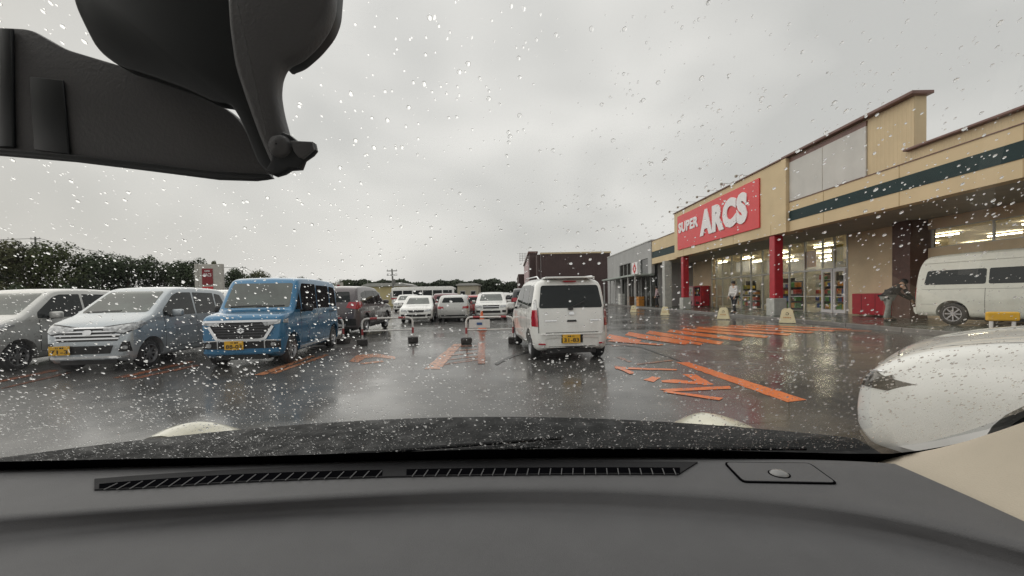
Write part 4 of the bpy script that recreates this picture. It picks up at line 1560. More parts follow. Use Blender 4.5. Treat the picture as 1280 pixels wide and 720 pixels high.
# totem sign and small red sign
def totem(x, y, w_, z0, z1, label, big=True):
    o = empty('totem_sign', (x, y, 0), R(8), label, 'sign')
    b = MB()
    for sx in (-1, 1):
        b = MB()
        b.bevbox(sx * w_ / 2 - .12, sx * w_ / 2 + .12, -.15, .15, 0, z1, .02)
        b.build('post', MT['greypanel_l'], o)
    b = MB()
    b.bevbox(-w_ / 2 + .12, w_ / 2 - .12, -.13, .13, z0, z1 - .02, .02)
    bd = b.build('panel', MT['greypanel_l'], o)
    b = MB()
    b.box(-w_ * .26, w_ * .18, -.16, -.131, z0 + (z1 - z0) * .36, z1 - .35)
    rp = b.build('red_face', mat('deep_red_face', (.25, .02, .025), .4, var=.1), bd)
    b = MB()
    b.box(-w_ * .26, w_ * .18, -.16, -.131, z0 + .1, z0 + (z1 - z0) * .3)
    rq = b.build('red_face', MT['signred'], bd)
    if big:
        for (txt, zz, ww, hh, pp) in (('ARCS', .66, .34, .1, rp), ('SUPER', .78, .22, .05, rp)):
            me = textmesh(txt, w_ * ww, (z1 - z0) * hh, .01, .03)
            me.materials.append(MT['signwhite'])
            t = mobj('lettering', me, None, pp)
            t.matrix_local = Matrix(((1, 0, 0, -w_ * .04), (0, 0, -1, -.168), (0, 1, 0, z0 + (z1 - z0) * zz), (0, 0, 0, 1)))
        for k in range(4):   # lettering too small to read in the lower face
            b = MB()
            b.box(-w_ * (.2 - k * .09), -w_ * (.14 - k * .09), -.165, -.161, z0 + (z1 - z0) * .08, z0 + (z1 - z0) * .2)
            b.build('glyph', MT['signwhite'], rq)
    return o


MT['greypanel_l'] = mat('pale_pylon_metal', (0.5, 0.48, 0.44), 0.5, var=.08)
tp = at(263, 375, 30)
totem(tp.x, 30, 1.65, 1.6, at(263, 330, 30).z, 'tall pale pylon sign with a dark red face, above the cars at left')
tp = at(424, 365, 60)
o = totem(tp.x, 60, .9, 1.5, at(424, 353, 60).z, 'small red and white sign far off behind the dark grey car', False)

# ------------------------------------------------------------------ utility poles and wires
MT['polec'] = mat('pole_concrete', (0.2, 0.2, 0.19), 0.8, var=.15, vscale=3)


def pole(px, ptop, Y, label, lean=0.0):
    p = at(px, ptop, Y)
    o = empty('utility_pole', (p.x, Y, 0), 0, label, 'utility pole', 'utility poles along the far road')
    b = MB()
    b.tube([(0, 0, 0), (lean * .5, 0, p.z / 2), (lean, 0, p.z)], [.17, .14, .1], 10)
    b.build('pole', MT['polec'], o, 60)
    for dz in (.3, .9):
        b = MB()
        b.box(lean - .75, lean + .75, -.05, .05, p.z - dz - .06, p.z - dz + .06)
        cb = b.build('crossarm', MT['polec'], o)
        for x in (-.65, 0, .65):
            i_ = MB()
            i_.tube([(lean + x, 0, p.z - dz + .06), (lean + x, 0, p.z - dz + .26)], .05, 6)
            i_.build('insulator', MT['signwhite'], cb)
    b = MB()
    b.tube([(lean + .25, 0, p.z - 2.3), (lean + .25, 0, p.z - 1.5)], .22, 10)
    b.build('transformer', MT['polec'], o)
    return Vector((p.x + lean, Y, p.z - .25))


pA = pole(44, 296, 60, 'utility pole rising above the trees at far left')
pB = pole(303, 333, 85, 'thin utility pole behind the blue car')
pC = pole(492, 336, 58, 'leaning utility pole beside the yellow building', -.25)
pD = pole(362, 351, 120, 'small distant utility pole above the blue car roof')
pZ = pA + Vector((-40, -18, .6))
wr_ = MB()
for a, b_ in ((pZ, pA), (pA, pB), (pB, pD)):
    for dx in (-.6, .6):
        pts = []
        for k in range(13):
            t = k / 12
            q = a.lerp(b_, t)
            q.z -= 4 * t * (1 - t) * 1.2
            q.x += dx
            pts.append(q)
        wr_.tube(pts, .03, 4)
tag(wr_.build('overhead_wires', MT['polec']), 'thin sagging overhead wires strung between the left utility poles', 'wires')

# ------------------------------------------------------------------ trees
MT['leafA'] = mat('leaf_dark', (0.065, 0.085, 0.05), 0.9, var=.5, vscale=.9, spec=.15)  # leaf tones lightened, a little haze grey is mixed into the colours
MT['leafB'] = mat('leaf_mid', (0.07, 0.085, 0.04), 0.9, var=.5, vscale=.9, spec=.15)
MT['leafC'] = mat('leaf_olive', (0.09, 0.095, 0.05), 0.9, var=.5, vscale=.9, spec=.15)
MT['bark'] = mat('bark', (0.07, 0.055, 0.04), 0.9, var=.3, vscale=6)


def crown_mesh(seed, h=6.0, r=2.6, n=6000, conic=False):
    g_ = random.Random(seed)
    b = MB()
    lobes = []
    for k in range(16):
        t = g_.random()
        zz = h * (.2 + .75 * t)
        sp_ = r * (1 - (t - .35) ** 2 * 1.4) * .75 if not conic else r * (1 - t) * .8
        a = g_.random() * 6.28
        q = g_.random() ** .5
        lobes.append((Vector((math.cos(a) * sp_ * q, math.sin(a) * sp_ * q, zz)), r * g_.uniform(.28, .48) * (1 if not conic else (1.1 - t * .7))))
    for k in range(n):
        c_, lr = g_.choice(lobes)
        d = Vector((g_.gauss(0, 1), g_.gauss(0, 1), g_.gauss(0, 1))).normalized()
        p = c_ + d * lr * g_.uniform(.6, 1.12)
        s_ = g_.uniform(.06, .16)
        nrm = (d + Vector((g_.gauss(0, .5), g_.gauss(0, .5), g_.gauss(0, .5) + .3))).normalized()
        x = nrm.orthogonal().normalized()
        x.rotate(Matrix.Rotation(g_.random() * 6.28, 3, nrm))
        y = nrm.cross(x)
        b.add([p + x * s_, p + y * s_ * .6, p - x * s_, p - y * s_ * .6], [(0, 1, 2, 3)])
    me = bpy.data.meshes.new('crown')
    me.from_pydata(b.v, [], b.f)
    return me


def trunk_mesh(seed, h=6.0, r=2.4):
    g_ = random.Random(seed)
    b = MB()
    b.tube([(0, 0, 0), (g_.uniform(-.1, .1), 0, h * .35), (g_.uniform(-.2, .2), .1, h * .8)], [.2, .13, .04], 8)
    for k in range(7):
        z = h * g_.uniform(.2, .65)
        a = g_.random() * 6.28
        e = r * g_.uniform(.4, .8)
        b.tube([(0, 0, z), (math.cos(a) * e * .5, math.sin(a) * e * .5, z + .5), (math.cos(a) * e, math.sin(a) * e, z + 1.3)], [.07, .045, .015], 5)
    return b.mesh('trunk', 60)


CR = [crown_mesh(i, 6, 2.5 + .2 * (i % 3)) for i in range(4)] + [crown_mesh(9, 7, 1.9, 2200, True)]
TR = [trunk_mesh(i) for i in range(3)]
for m_ in CR: m_.materials.append(None)
for m_ in TR: m_.materials.append(MT['bark'])


def tree(px, ptop, Y, label, k=None, wide=1.0, group='trees along the left edge of the car park', leaf=None):
    p = at(px, ptop, Y)
    hh = p.z
    k = rnd.randrange(4) if k is None else k
    o = empty('tree', (p.x, Y, 0), rnd.random() * 6.28, label, 'tree', group)
    s_ = hh / (6.4 if k < 4 else 7.0)
    t = link(bpy.data.objects.new('trunk', TR[k % 3]), o)
    t.scale = (s_ * wide, s_ * wide, s_)
    cobj = link(bpy.data.objects.new('crown', CR[k]), o)
    cobj.scale = (s_ * wide, s_ * wide, s_)
    cobj.material_slots[0].link = 'OBJECT'
    cobj.material_slots[0].material = leaf or rnd.choice([MT['leafA'], MT['leafB'], MT['leafC']])
    return o


TL = [(-25, 308, 40, 'leafy tree at the very left edge of the picture'), (22, 302, 41, 'tall rounded tree left of the first utility pole'),
      (66, 306, 42, 'rounded tree just right of the first utility pole'), (100, 318, 44, 'lower tree right of the rounded pair'),
      (128, 318, 47, 'bushy tree above the roof of the leftmost silver car'), (158, 322, 48, 'dense tree above the silver blue car windscreen'),
      (188, 321, 50, 'light green broad tree above the silver blue car roof'), (216, 329, 52, 'low tree just left of the pylon sign'),
      (240, 322, 50, 'thin dark tree behind the pylon sign, left half'), (268, 320, 55, 'wispy tall tree behind the pylon sign'),
      (292, 334, 56, 'tree right of the pylon sign'), (320, 338, 60, 'tree above the left part of the blue car roof'),
      (348, 346, 66, 'low tree above the middle of the blue car roof'), (378, 346, 72, 'low tree above the rear of the blue car'),
      (402, 349, 78, 'small tree left of the small red sign'), (432, 350, 84, 'small tree right of the small red sign'),
      (458, 351, 90, 'small tree above the yellow building'), (478, 352, 95, 'small tree left of the leaning pole')]
for k, (px, py, Y, lab) in enumerate(TL):
    tree(px, py, Y, lab, 4 if k in (9,) else None, 1.0 + .15 * (k % 2) if k not in (9,) else .8)
# understorey shrubs hiding the trunks
hd = MB()
g2 = random.Random(5)
for k in range(40000):
    t = g2.random()
    px = -60 + 560 * t
    Y = 36 + 50 * t * t + g2.uniform(0, 5)
    p = at(px, 372, Y)
    z = g2.random() ** .8 * (2.3 + math.sin(px * .09) * .5 + math.sin(px * .031) * .6)
    s_ = g2.uniform(.07, .19)
    nrm = Vector((g2.gauss(0, 1), g2.gauss(0, 1) - .5, g2.gauss(0, 1))).normalized()
    x = nrm.orthogonal().normalized()
    y = nrm.cross(x)
    q = Vector((p.x, Y, z))
    hd.add([q + x * s_, q + y * s_ * .6, q - x * s_, q - y * s_ * .6], [(0, 1, 2, 3)])
me = bpy.data.meshes.new('undergrowth')
me.from_pydata(hd.v, [], hd.f)
o = mobj('undergrowth', me, MT['leafA'])
tag(o, 'dense dark green undergrowth between the tree trunks along the left edge', 'bushes', kind='stuff')
# far wood behind everything
fwd = MB()
for k in range(60000):
    px = g2.uniform(330, 700)
    Y = g2.uniform(150, 185)
    base = 352.5 + 1.2 * math.sin(px * .11) + 1.1 * math.sin(px * .27 + 1) + 1.3 * math.sin(px * .05) + g2.gauss(0, .6)
    top = at(px, base, Y).z
    q = at(px, 370, Y)
    q.z = top * (1 - .75 * g2.random() ** 1.3)
    s_ = g2.uniform(.3, .75)
    nrm = Vector((g2.gauss(0, 1), g2.gauss(0, 1) - .5, g2.gauss(0, 1))).normalized()
    x = nrm.orthogonal().normalized()
    y = nrm.cross(x)
    fwd.add([q + x * s_, q + y * s_ * .6, q - x * s_, q - y * s_ * .6], [(0, 1, 2, 3)])
me = bpy.data.meshes.new('far_wood')
me.from_pydata(fwd.v, [], fwd.f)
o = mobj('far_wood', me, mat('far_leaf', (0.06, 0.075, 0.05), .8, var=.4, vscale=.3))  # haze grey is put into the far leaf colour
tag(o, 'distant dark wood closing the horizon behind the car park', 'wood', kind='stuff')


# ------------------------------------------------------------------ people
def skin_body(name, joints, bones, radii, m, parent, levels=1):
    me = bpy.data.meshes.new(name)
    names = list(joints)
    me.from_pydata([joints[n] for n in names], [(names.index(a), names.index(b_)) for a, b_ in bones], [])
    o = bpy.data.objects.new(name, me)
    COL.objects.link(o)
    o.modifiers.new('s', 'SKIN')
    sv = me.skin_vertices[0].data
    for i, n in enumerate(names):
        rr_ = radii[n]
        sv[i].radius = rr_ if isinstance(rr_, tuple) else (rr_, rr_)
        sv[i].use_root = (i == 0)
    md = o.modifiers.new('u', 'SUBSURF')
    md.levels = md.render_levels = levels + 1
    dg = bpy.context.evaluated_depsgraph_get()
    me2 = bpy.data.meshes.new_from_object(o.evaluated_get(dg))
    bpy.data.objects.remove(o)
    for p in me2.polygons: p.use_smooth = True
    me2.materials.clear()
    return mobj(name, me2, m, parent)


MT['skin'] = mat('skin', (0.5, 0.3, 0.2), .55, var=.08, vscale=10)
MT['hair'] = mat('black_hair', (0.012, 0.01, 0.01), .5, var=.3, vscale=30)


def person(x, y, z, rz, label, top, legs, bend=0.0, reach=.1, step=.12):
    """figure faces +X locally; bend in degrees at the hip"""
    o = empty('person', (x, y, z), rz, label, 'person')
    hip = Vector((0, 0, .90))
    cb, sb = math.cos(R(bend)), math.sin(R(bend))

    def up(a, f=0, l=0):
        return tuple(hip + Vector((sb * a + cb * f, l, cb * a - sb * f)))
    J = {'pelvis': tuple(hip), 'waist': up(.14), 'chest': up(.36, .01), 'neck': up(.54), 'head': up(.64, .02), 'crown': up(.76, .02)}
    RR = {'pelvis': (.12, .09), 'waist': (.11, .08), 'chest': (.125, .09), 'neck': .055, 'head': (.085, .1), 'crown': (.065, .075)}
    B = [('pelvis', 'waist'), ('waist', 'chest'), ('chest', 'neck'), ('neck', 'head'), ('head', 'crown')]
    for s_, n in ((1, 'L'), (-1, 'R')):
        f = step * s_
        J.update({'hip' + n: (0, .09 * s_, .84), 'knee' + n: (f * .6 + .03, .1 * s_, .48), 'ankle' + n: (f - .02, .1 * s_, .09), 'toe' + n: (f + .15, .11 * s_, .035)})
        RR.update({'hip' + n: .085, 'knee' + n: .055, 'ankle' + n: .04, 'toe' + n: (.035, .03)})
        B += [('pelvis', 'hip' + n), ('hip' + n, 'knee' + n), ('knee' + n, 'ankle' + n), ('ankle' + n, 'toe' + n)]
        sh = Vector(up(.47, 0, .18 * s_))
        rc_ = reach * (1 if s_ > 0 else .7)
        el = sh + Vector((rc_ * .5, .03 * s_, -.27))
        wrp = el + Vector((rc_ + .06, -.02 * s_, -.22))
        hd_ = wrp + Vector((.03, 0, -.08))
        J.update({'sh' + n: tuple(sh), 'el' + n: tuple(el), 'wr' + n: tuple(wrp), 'pa' + n: tuple(hd_)})
        RR.update({'sh' + n: .058, 'el' + n: .042, 'wr' + n: .028, 'pa' + n: (.03, .018)})
        B += [('chest', 'sh' + n), ('sh' + n, 'el' + n), ('el' + n, 'wr' + n), ('wr' + n, 'pa' + n)]
        for q in range(5):
            a_ = (q - 2) * .014
            ln = (.05, .07, .075, .07, .055)[q]
            nm = 'f%d%s' % (q, n)
            J[nm] = tuple(hd_ + Vector((.02 + a_ if q else .05, a_ * .6, -ln if q else -.02)))
            RR[nm] = .008
            B.append(('pa' + n, nm))
    body = skin_body('body', J, B, RR, MT['skin'], o)
    # clothing: slightly larger skins over trunk/arms and legs
    jt = {k_: v for k_, v in J.items() if k_ in ('pelvis', 'waist', 'chest') or k_[:2] in ('sh', 'el', 'wr')}
    jt['collar'] = up(.5)
    rt_ = {k_: ((RR[k_][0] + .05, RR[k_][1] + .045) if isinstance(RR[k_], tuple) else RR[k_] + .018) for k_ in jt if k_ != 'collar'}
    rt_['collar'] = .075
    jt['hem'] = up(-.12)
    rt_['hem'] = (.185, .14)
    bt = [(a, c_) for a, c_ in B if a in jt and c_ in jt] + [('chest', 'collar'), ('pelvis', 'hem')]
    skin_body('jacket', jt, bt, rt_, top, o)
    jl = {k_: v for k_, v in J.items() if k_ == 'pelvis' or k_[:3] in ('hip', 'kne', 'ank')}
    rl_ = {k_: (.165, .125) if k_ == 'pelvis' else RR[k_] + .018 for k_ in jl}
    bl = [(a, c_) for a, c_ in B if a in jl and c_ in jl]
    skin_body('trousers', jl, bl, rl_, legs, o)
    for n in 'LR':
        t_ = Vector(J['toe' + n])
        b = MB()
        b.bevbox(t_.x - .2, t_.x + .07, t_.y - .05, t_.y + .05, 0, .085, .03)
        b.build('shoe', MT['black'], o, 60)
    hc = Vector(J['head'])
    h_ = MB()
    h_.lathe([(.001, -.04), (.085, -.03), (.11, .03), (.1, .09), (.06, .13), (.001, .145)], 16, Matrix.Translation(hc + Vector((-.015, 0, .02))) @ Matrix.Rotation(R(bend), 4, 'Y') @ Matrix(((1, 0, 0, 0), (0, 0, 1, 0), (0, 1, 0, 0), (0, 0, 0, 1))))
    h_.build('hair', MT['hair'], o, 70)
    return o


MT['coat'] = mat('black_coat', (0.015, 0.016, 0.018), .7, var=.2, vscale=10)
MT['shirt'] = mat('pale_shirt', (0.6, 0.58, 0.56), .8, var=.1, vscale=8)
MT['jeans'] = mat('dark_trousers', (0.03, 0.03, 0.035), .8, var=.2, vscale=12)
MT['greyt'] = mat('grey_trousers', (0.25, 0.26, 0.24), .8, var=.2, vscale=12)
MT['pinkt'] = mat('dusty_pink_top', (0.38, 0.28, 0.3), .8, var=.15, vscale=10)
person(13.05, 13.9, 0.11, R(-10), 'person in a black coat and grey trousers bending at the back of the ivory van', MT['coat'], MT['greyt'], bend=48, reach=.3)
person(11.35, 20.4, 0.11, R(200), 'person in a pale shirt and dark trousers walking before the glass front', MT['shirt'], MT['jeans'], 4, .08, .16)
person(11.55, 31.8, 0.11, R(170), 'distant person in a dusty pink top beside the white tiled pillar', MT['pinkt'], MT['jeans'], 3, .05, .1)

# yellow parking bollard board beyond the white bonnet
yb = empty('yellow_board', tuple(at(1253, 400, 5.2).xy) + (0,), R(-30), 'small yellow barrier board showing over the white bonnet in front of the van', 'barrier')
b = MB()
b.bevbox(-.15, .15, -.03, .03, .78, .90, .02)
b.build('panel', MT['yplate'], yb)
for x in (-.1, .1):
    b = MB()
    b.tube([(x, 0, 0), (x, 0, .775)], .02, 8)
    b.build('leg', MT['pipew'], yb)

# ------------------------------------------------------------------ our own car
own = empty('own_car', (0, .6, 0), 0, 'interior and cream bonnet of the car we sit in, behind a rain spotted windscreen', 'car')
OO = Vector((0, -.6, 0))
MT['dash'] = mat('dashboard_grain', (0.105, 0.105, 0.109), 0.62, var=.06, vscale=20, bump=.25, bscale=900)
MT['dashd'] = mat('recess_shade', (0.025, 0.025, 0.027), 0.8, spec=.2, var=.1, vscale=20, bump=.2, bscale=700)
MT['frit'] = mat('black_border', (0.004, 0.004, 0.005), 0.9, var=.1, spec=0)
MT['beigetrim'] = mat('beige_pillar_trim', (0.50, 0.44, 0.35), 0.75, var=.04, vscale=12, bump=.2, bscale=500)
MT['cowl'] = mat('wet_cowl_plastic', (0.009, 0.0095, 0.01), 0.6, var=.6, vscale=25, rvar=.2, bump=.5, bscale=30, spec=.2)
MT['mirror'] = mat('mirror_plastic', (0.10, 0.10, 0.105), 0.5, var=.06, vscale=30, bump=.1, bscale=900)
MT['mirrord'] = mat('mirror_plastic_dark', (0.012, 0.015, 0.018), 0.45, var=.06, vscale=30)
RAKE = R(40)
GB = Vector((0, .62, .97))          # glass base line
GT = Vector((0, -math.cos(RAKE), math.sin(RAKE)))
GN = Vector((0, math.sin(RAKE), math.cos(RAKE)))    # outward normal


def lerp_table(tab, x):
    if x <= tab[0][0]: return tab[0][1]
    for (a, p), (b_, q) in zip(tab, tab[1:]):
        if x <= b_:
            t = (x - a) / (b_ - a)
            t = t
            return p + (q - p) * t
    return tab[-1][1]


def smooth_table(tab):
    """Catmull-Rom through the table -> function"""
    def f(x):
        n = len(tab)
        if x <= tab[0][0]: return tab[0][1] + (x - tab[0][0]) * (tab[1][1] - tab[0][1]) / (tab[1][0] - tab[0][0])
        if x >= tab[-1][0]: return tab[-1][1] + (x - tab[-1][0]) * (tab[-1][1] - tab[-2][1]) / (tab[-1][0] - tab[-2][0])
        for i in range(n - 1):
            if tab[i][0] <= x <= tab[i + 1][0]:
                x0, y0 = tab[i]
                x1, y1 = tab[i + 1]
                h = x1 - x0
                m0 = (y1 - tab[i - 1][1]) / (x1 - tab[i - 1][0]) if i > 0 else (y1 - y0) / h
                m1 = (tab[i + 2][1] - y0) / (tab[i + 2][0] - x0) if i + 2 < n else (y1 - y0) / h
                t = (x - x0) / h
                return (2 * t ** 3 - 3 * t * t + 1) * y0 + (t ** 3 - 2 * t * t + t) * h * m0 + (-2 * t ** 3 + 3 * t * t) * y1 + (t ** 3 - t * t) * h * m1
    return f


# dashboard rows: front-to-back lines over the width of the car
rows = [
    ([(-300, 592), (0, 588), (320, 579), (640, 571), (900, 573), (1110, 579), (1300, 600)], .962),
    ([(-300, 596), (0, 592), (320, 583), (640, 574), (900, 576), (1110, 582), (1300, 604)], .970),
    ([(-300, 612), (0, 606), (320, 590), (640, 580), (900, 580), (1110, 590), (1300, 620)], .972),
    ([(-300, 622), (0, 616), (320, 600), (640, 587), (900, 589), (1110, 602), (1300, 640)], .972),
    ([(-300, 640), (0, 633), (320, 611), (640, 596), (900, 598), (1110, 616), (1300, 665)], .972),
    ([(-300, 660), (0, 642), (320, 621), (640, 604), (900, 610), (1110, 634), (1300, 682)], .9725),
    ([(-300, 672), (0, 648), (320, 627), (640, 611), (900, 619), (1110, 645), (1300, 692)], .971),
    ([(-300, 682), (0, 653), (320, 631), (640, 616), (900, 625), (1110, 651), (1300, 698)], .967),
    ([(-300, 698), (0, 665), (320, 638), (640, 627), (900, 638), (1110, 663), (1300, 711)], .955),
    ([(-300, 712), (0, 678), (320, 647), (640, 637), (900, 649), (1110, 676), (1300, 724)], .950),
    ([(-300, 718), (0, 685), (320, 652), (640, 642), (900, 655), (1110, 682), (1300, 731)], .951),
    ([(-300, 735), (0, 700), (320, 668), (640, 657), (900, 669), (1110, 697), (1300, 745)], .9525),
    ([(-300, 770), (0, 740), (320, 705), (640, 692), (900, 703), (1110, 730), (1300, 780)], .951),
    ([(-300, 850), (0, 820), (320, 790), (640, 770), (900, 780), (1110, 810), (1300, 860)], .940),
    ([(-300, 1000), (0, 1000), (320, 1000), (640, 1000), (900, 1000), (1110, 1000), (1300, 1000)], .90),
]
PXS = [-300 + 1600 * k / 100 for k in range(101)]
b = MB()
for tab, z in rows:
    f_ = smooth_table(tab)
    for px in PXS:
        xm_ = 1112 + (f_(1115) - 577) / .43
        for _ in range(4): xm_ = 1112 + (f_(xm_) - 577) / .43
        xm_ = min(1700, xm_)
        px = -300 + (px + 300) * (xm_ + 300) / 1600
        b.v.append(tuple(gr(px, f_(px), z) + OO))
n = len(PXS)
for i in range(len(rows) - 1):
    for k in range(n - 1):
        b.f.append((i * n + k, i * n + k + 1, (i + 1) * n + k + 1, (i + 1) * n + k))
me = bpy.data.meshes.new('dashboard')
me.from_pydata(b.v, [], b.f)
me.flip_normals()
for p in me.polygons: p.use_smooth = True
dash = mobj('dashboard', me, MT['dash'], own)
if sum(p.normal.z for p in me.polygons) < 0: me.flip_normals()

# demister channel with slats, lying along the dashboard
ztop = .973


def strip_mesh(name, edge_pts, thick, m, parent, z=None):
    """polygon sheet drawn on the dash top, with thickness"""
    pts = [gr(x, y, ztop if z is None else z) + OO for x, y in edge_pts]
    b_ = MB()
    n_ = len(pts)
    b_.v = [tuple(p + Vector((0, 0, thick))) for p in pts] + [tuple(p - Vector((0, 0, .004))) for p in pts]
    b_.f = [tuple(range(n_))] + [(i, (i + 1) % n_, n_ + (i + 1) % n_, n_ + i) for i in range(n_)]
    return b_.build(name, m, parent)


upf = smooth_table([(90, 602), (160, 596), (300, 587.5), (480, 580.5), (640, 577.5), (760, 577.5), (870, 578)])
lof = smooth_table([(90, 613), (160, 611.5), (300, 603), (480, 596.5), (640, 594), (760, 593), (870, 593.5)])
midf = smooth_table([(90, 610), (160, 603), (300, 594), (480, 588.5), (640, 586), (760, 585.5), (870, 586)])
xs_ = [118, 160, 220, 300, 380, 480, 560, 640, 700, 760, 820, 850, 872]
ch = strip_mesh('vent_channel', [(x, upf(x)) for x in xs_] + [(x, lof(x)) for x in [848] + xs_[-3::-1]], .0012, MT['dashd'], own)  # flat strip, the recess's shade is put into its dark colour
for (xa, xb, nn) in ((124, 478, 22), (508, 850, 24)):
    xx = [xa + (xb - xa) * k / 12 for k in range(13)]
    sl = strip_mesh('vent_slot', [(x, midf(x)) for x in xx] + [(x, lof(x) - .8) for x in xx[::-1]], .0018, MT['frit'], ch)  # black sheet standing in for the shade inside the open slot
    for k in range(nn):
        x = xa + (xb - xa) * (k + .6) / nn
        lean = (640 - x) / 640 * 14 + 2
        p0 = gr(x + lean, midf(x + lean), ztop + .0022) + OO
        p1 = gr(x - lean * .3, lof(x), ztop + .0022) + OO
        b = MB()
        b.tube([p0, p1], .00085, 4)
        b.build('vent_slat', MT['dash'], ch)
# sensor panel on the right
pl = rpoly([(904, 578), (1012, 579), (1048, 605), (928, 603)], 6)
fr = strip_mesh('sensor_panel', pl, .0008, MT['frit'], own)
ins = rpoly([(907, 579.2), (1011, 580.2), (1044, 604), (929.5, 602)], 5)
pi_ = strip_mesh('panel_lid', ins, .0016, MT['dash'], fr)
cp = gr(974, 594, ztop) + OO
b = MB()
Mz = Matrix(((1, 0, 0, cp.x), (0, 0, 1, cp.y), (0, 1, 0, cp.z), (0, 0, 0, 1)))
b.lathe([(.013, .0), (.013, .0022), (.0115, .0024)], 24, Mz)
b.build('sensor_ring', MT['frit'], fr, 50)
b = MB()
b.lathe([(.0112, .0), (.0112, .003), (.008, .0052), (.004, .0064), (.0005, .0068)], 24, Mz)
b.build('sensor_dome', mat('sensor_dome', (.22, .22, .22), .25, coat=.5, var=.05), fr, 60)

# black glass border at the base of the windscreen, bending up at the right corner
bt_ = smooth_table([(-300, 588), (0, 577), (300, 571), (640, 561), (900, 563), (1060, 567), (1115, 567), (1180, 558), (1240, 543), (1300, 522), (1400, 470)])


def glass_pt(px, py, off=0.0):
    d = ray(px, py)
    o_ = Vector((0, 0, EYE))
    t = (GB - o_ + GN * off).dot(GN) / d.dot(GN)
    return o_ + d * t


xs_ = [-300, -150, 0, 150, 300, 450, 600, 750, 900, 1000, 1060, 1115, 1150, 1180, 1210, 1240, 1270, 1300, 1340]
b = MB()
for x in xs_:
    up_, lo_ = glass_pt(x, bt_(x), -.004), glass_pt(x, bt_(x) + (14 if x < 1115 else max(6, 14 - (x - 1115) * .05)), -.004)
    b.v += [tuple(up_ + OO), tuple(lo_ + OO), tuple(lo_ + OO + Vector((0, -.003, -.02)))]
for i in range(len(xs_) - 1):
    b.f += [(3 * i, 3 * i + 3, 3 * i + 4, 3 * i + 1), (3 * i + 1, 3 * i + 4, 3 * i + 5, 3 * i + 2)]
b.build('windscreen_border', MT['frit'], own)

# A-pillar trim
ue = [(1098, 577), (1130, 569), (1170, 561), (1210, 551), (1250, 538), (1290, 524), (1340, 500), (1400, 462)]
le = [(1108, 583), (1140, 597), (1180, 614), (1220, 632), (1258, 648), (1296, 665), (1346, 690), (1416, 725)]
b = MB()
nseg = 6
for (ux, uy), (lx, ly) in zip(ue, le):
    A = glass_pt(ux, uy, -.006)
    Bp = gr(lx - 6, ly + 5, .966)
    for k in range(nseg + 1):
        t = k / nseg
        q = A.lerp(Bp, t) + Vector((.25, .3, -.9)).normalized() * .012 * math.sin(math.pi * t) * min(1, (ux - 1090) / 80)
        b.v.append(tuple(q + OO))
for i in range(len(ue) - 1):
    for k in range(nseg):
        a = i * (nseg + 1) + k
        b.f.append((a, a + 1, a + nseg + 2, a + nseg + 1))
b.build('pillar_trim', MT['beigetrim'], own, 180)

# windscreen glass
MT['winglass'] = pane_mat('windscreen_clear', (0.97, 0.985, 0.975), 1.38)


def gpt(x, s_, off=0.0):
    return GB + Vector((x, 0, 0)) + GT * s_ + GN * off


edge = [(-1.25, -.02), (.47, -.012), (.56, .0), (.63, .035), (.68, .09), (.70, .2), (.66, .5), (.60, .72), (-1.2, .72)]
b = MB()
b.v = [tuple(gpt(x, s_) + OO) for x, s_ in edge]
b.f = [tuple(range(len(edge)))]
b.build('windscreen', MT['winglass'], own)

# cowl, wipers and bonnet outside
b = MB()
prf = [(.60, .935), (.66, .925), (.74, .915), (.82, .915), (.90, .925), (.96, .93), (.99, .915), (1.0, .88)]
nx = 40
for k in range(nx + 1):
    x = -1.15 + 1.85 * k / nx
    cxm = (x + .14) / .78
    dy = -.14 * cxm * cxm
    for (y, z) in prf:
        yy = y + dy * max(0, (y - .6) / .4)
        b.v.append((x, yy - .6, z - .012 * cxm * cxm))
for k in range(nx):
    for j in range(len(prf) - 1):
        a = k * len(prf) + j
        b.f.append((a, a + 1, a + 1 + len(prf), a + len(prf)))
b.build('cowl', MT['cowl'], own, 180)
for (x0, y0, x1, y1) in ((-.62, .70, .05, .80), (.02, .74, .5, .72)):
    b = MB()
    b.tube([(x0, y0 - .6, .912), ((x0 + x1) / 2, (y0 + y1) / 2 - .6, .922), (x1, y1 - .6, .915)], [.008, .005, .004], 6)
    wp = b.build('wiper_arm', MT['cowl'], own, 60)
    b = MB()
    b.tube([(x0 + .1, y0 + .04 - .6, .918), (x1 + .05, y1 + .03 - .6, .922)], .004, 6)
    b.build('wiper_blade', MT['cowl'], wp, 60)
# bonnet with two raised shoulders
b = MB()
ny = 20
nx = 120
for j in range(ny + 1):
    y = .93 + .75 * j / ny
    for k in range(nx + 1):
        x = -1.05 + 1.78 * k / nx
        t = j / ny
        z = .865 - .10 * t - .36 * t ** 3
        xc = x + .14
        xb = x + .165
        ax_ = abs(xb)
        sg_ = .12 if ax_ > .66 else .045
        z += (.058 * math.exp(-((ax_ - .66) / sg_) ** 2) + .018 * math.exp(-((ax_ - .56) / .06) ** 2)) * math.exp(-((y - 1.02) / .16) ** 2)
        z -= .05 * max(0, abs(xc) - .72) / .16
        b.v.append((x, y - .6, z))
for j in range(ny):
    for k in range(nx):
        a = j * (nx + 1) + k
        b.f.append((a, a + 1, a + nx + 2, a + nx + 1))
b.build('bonnet', MT['cream'], own, 180)
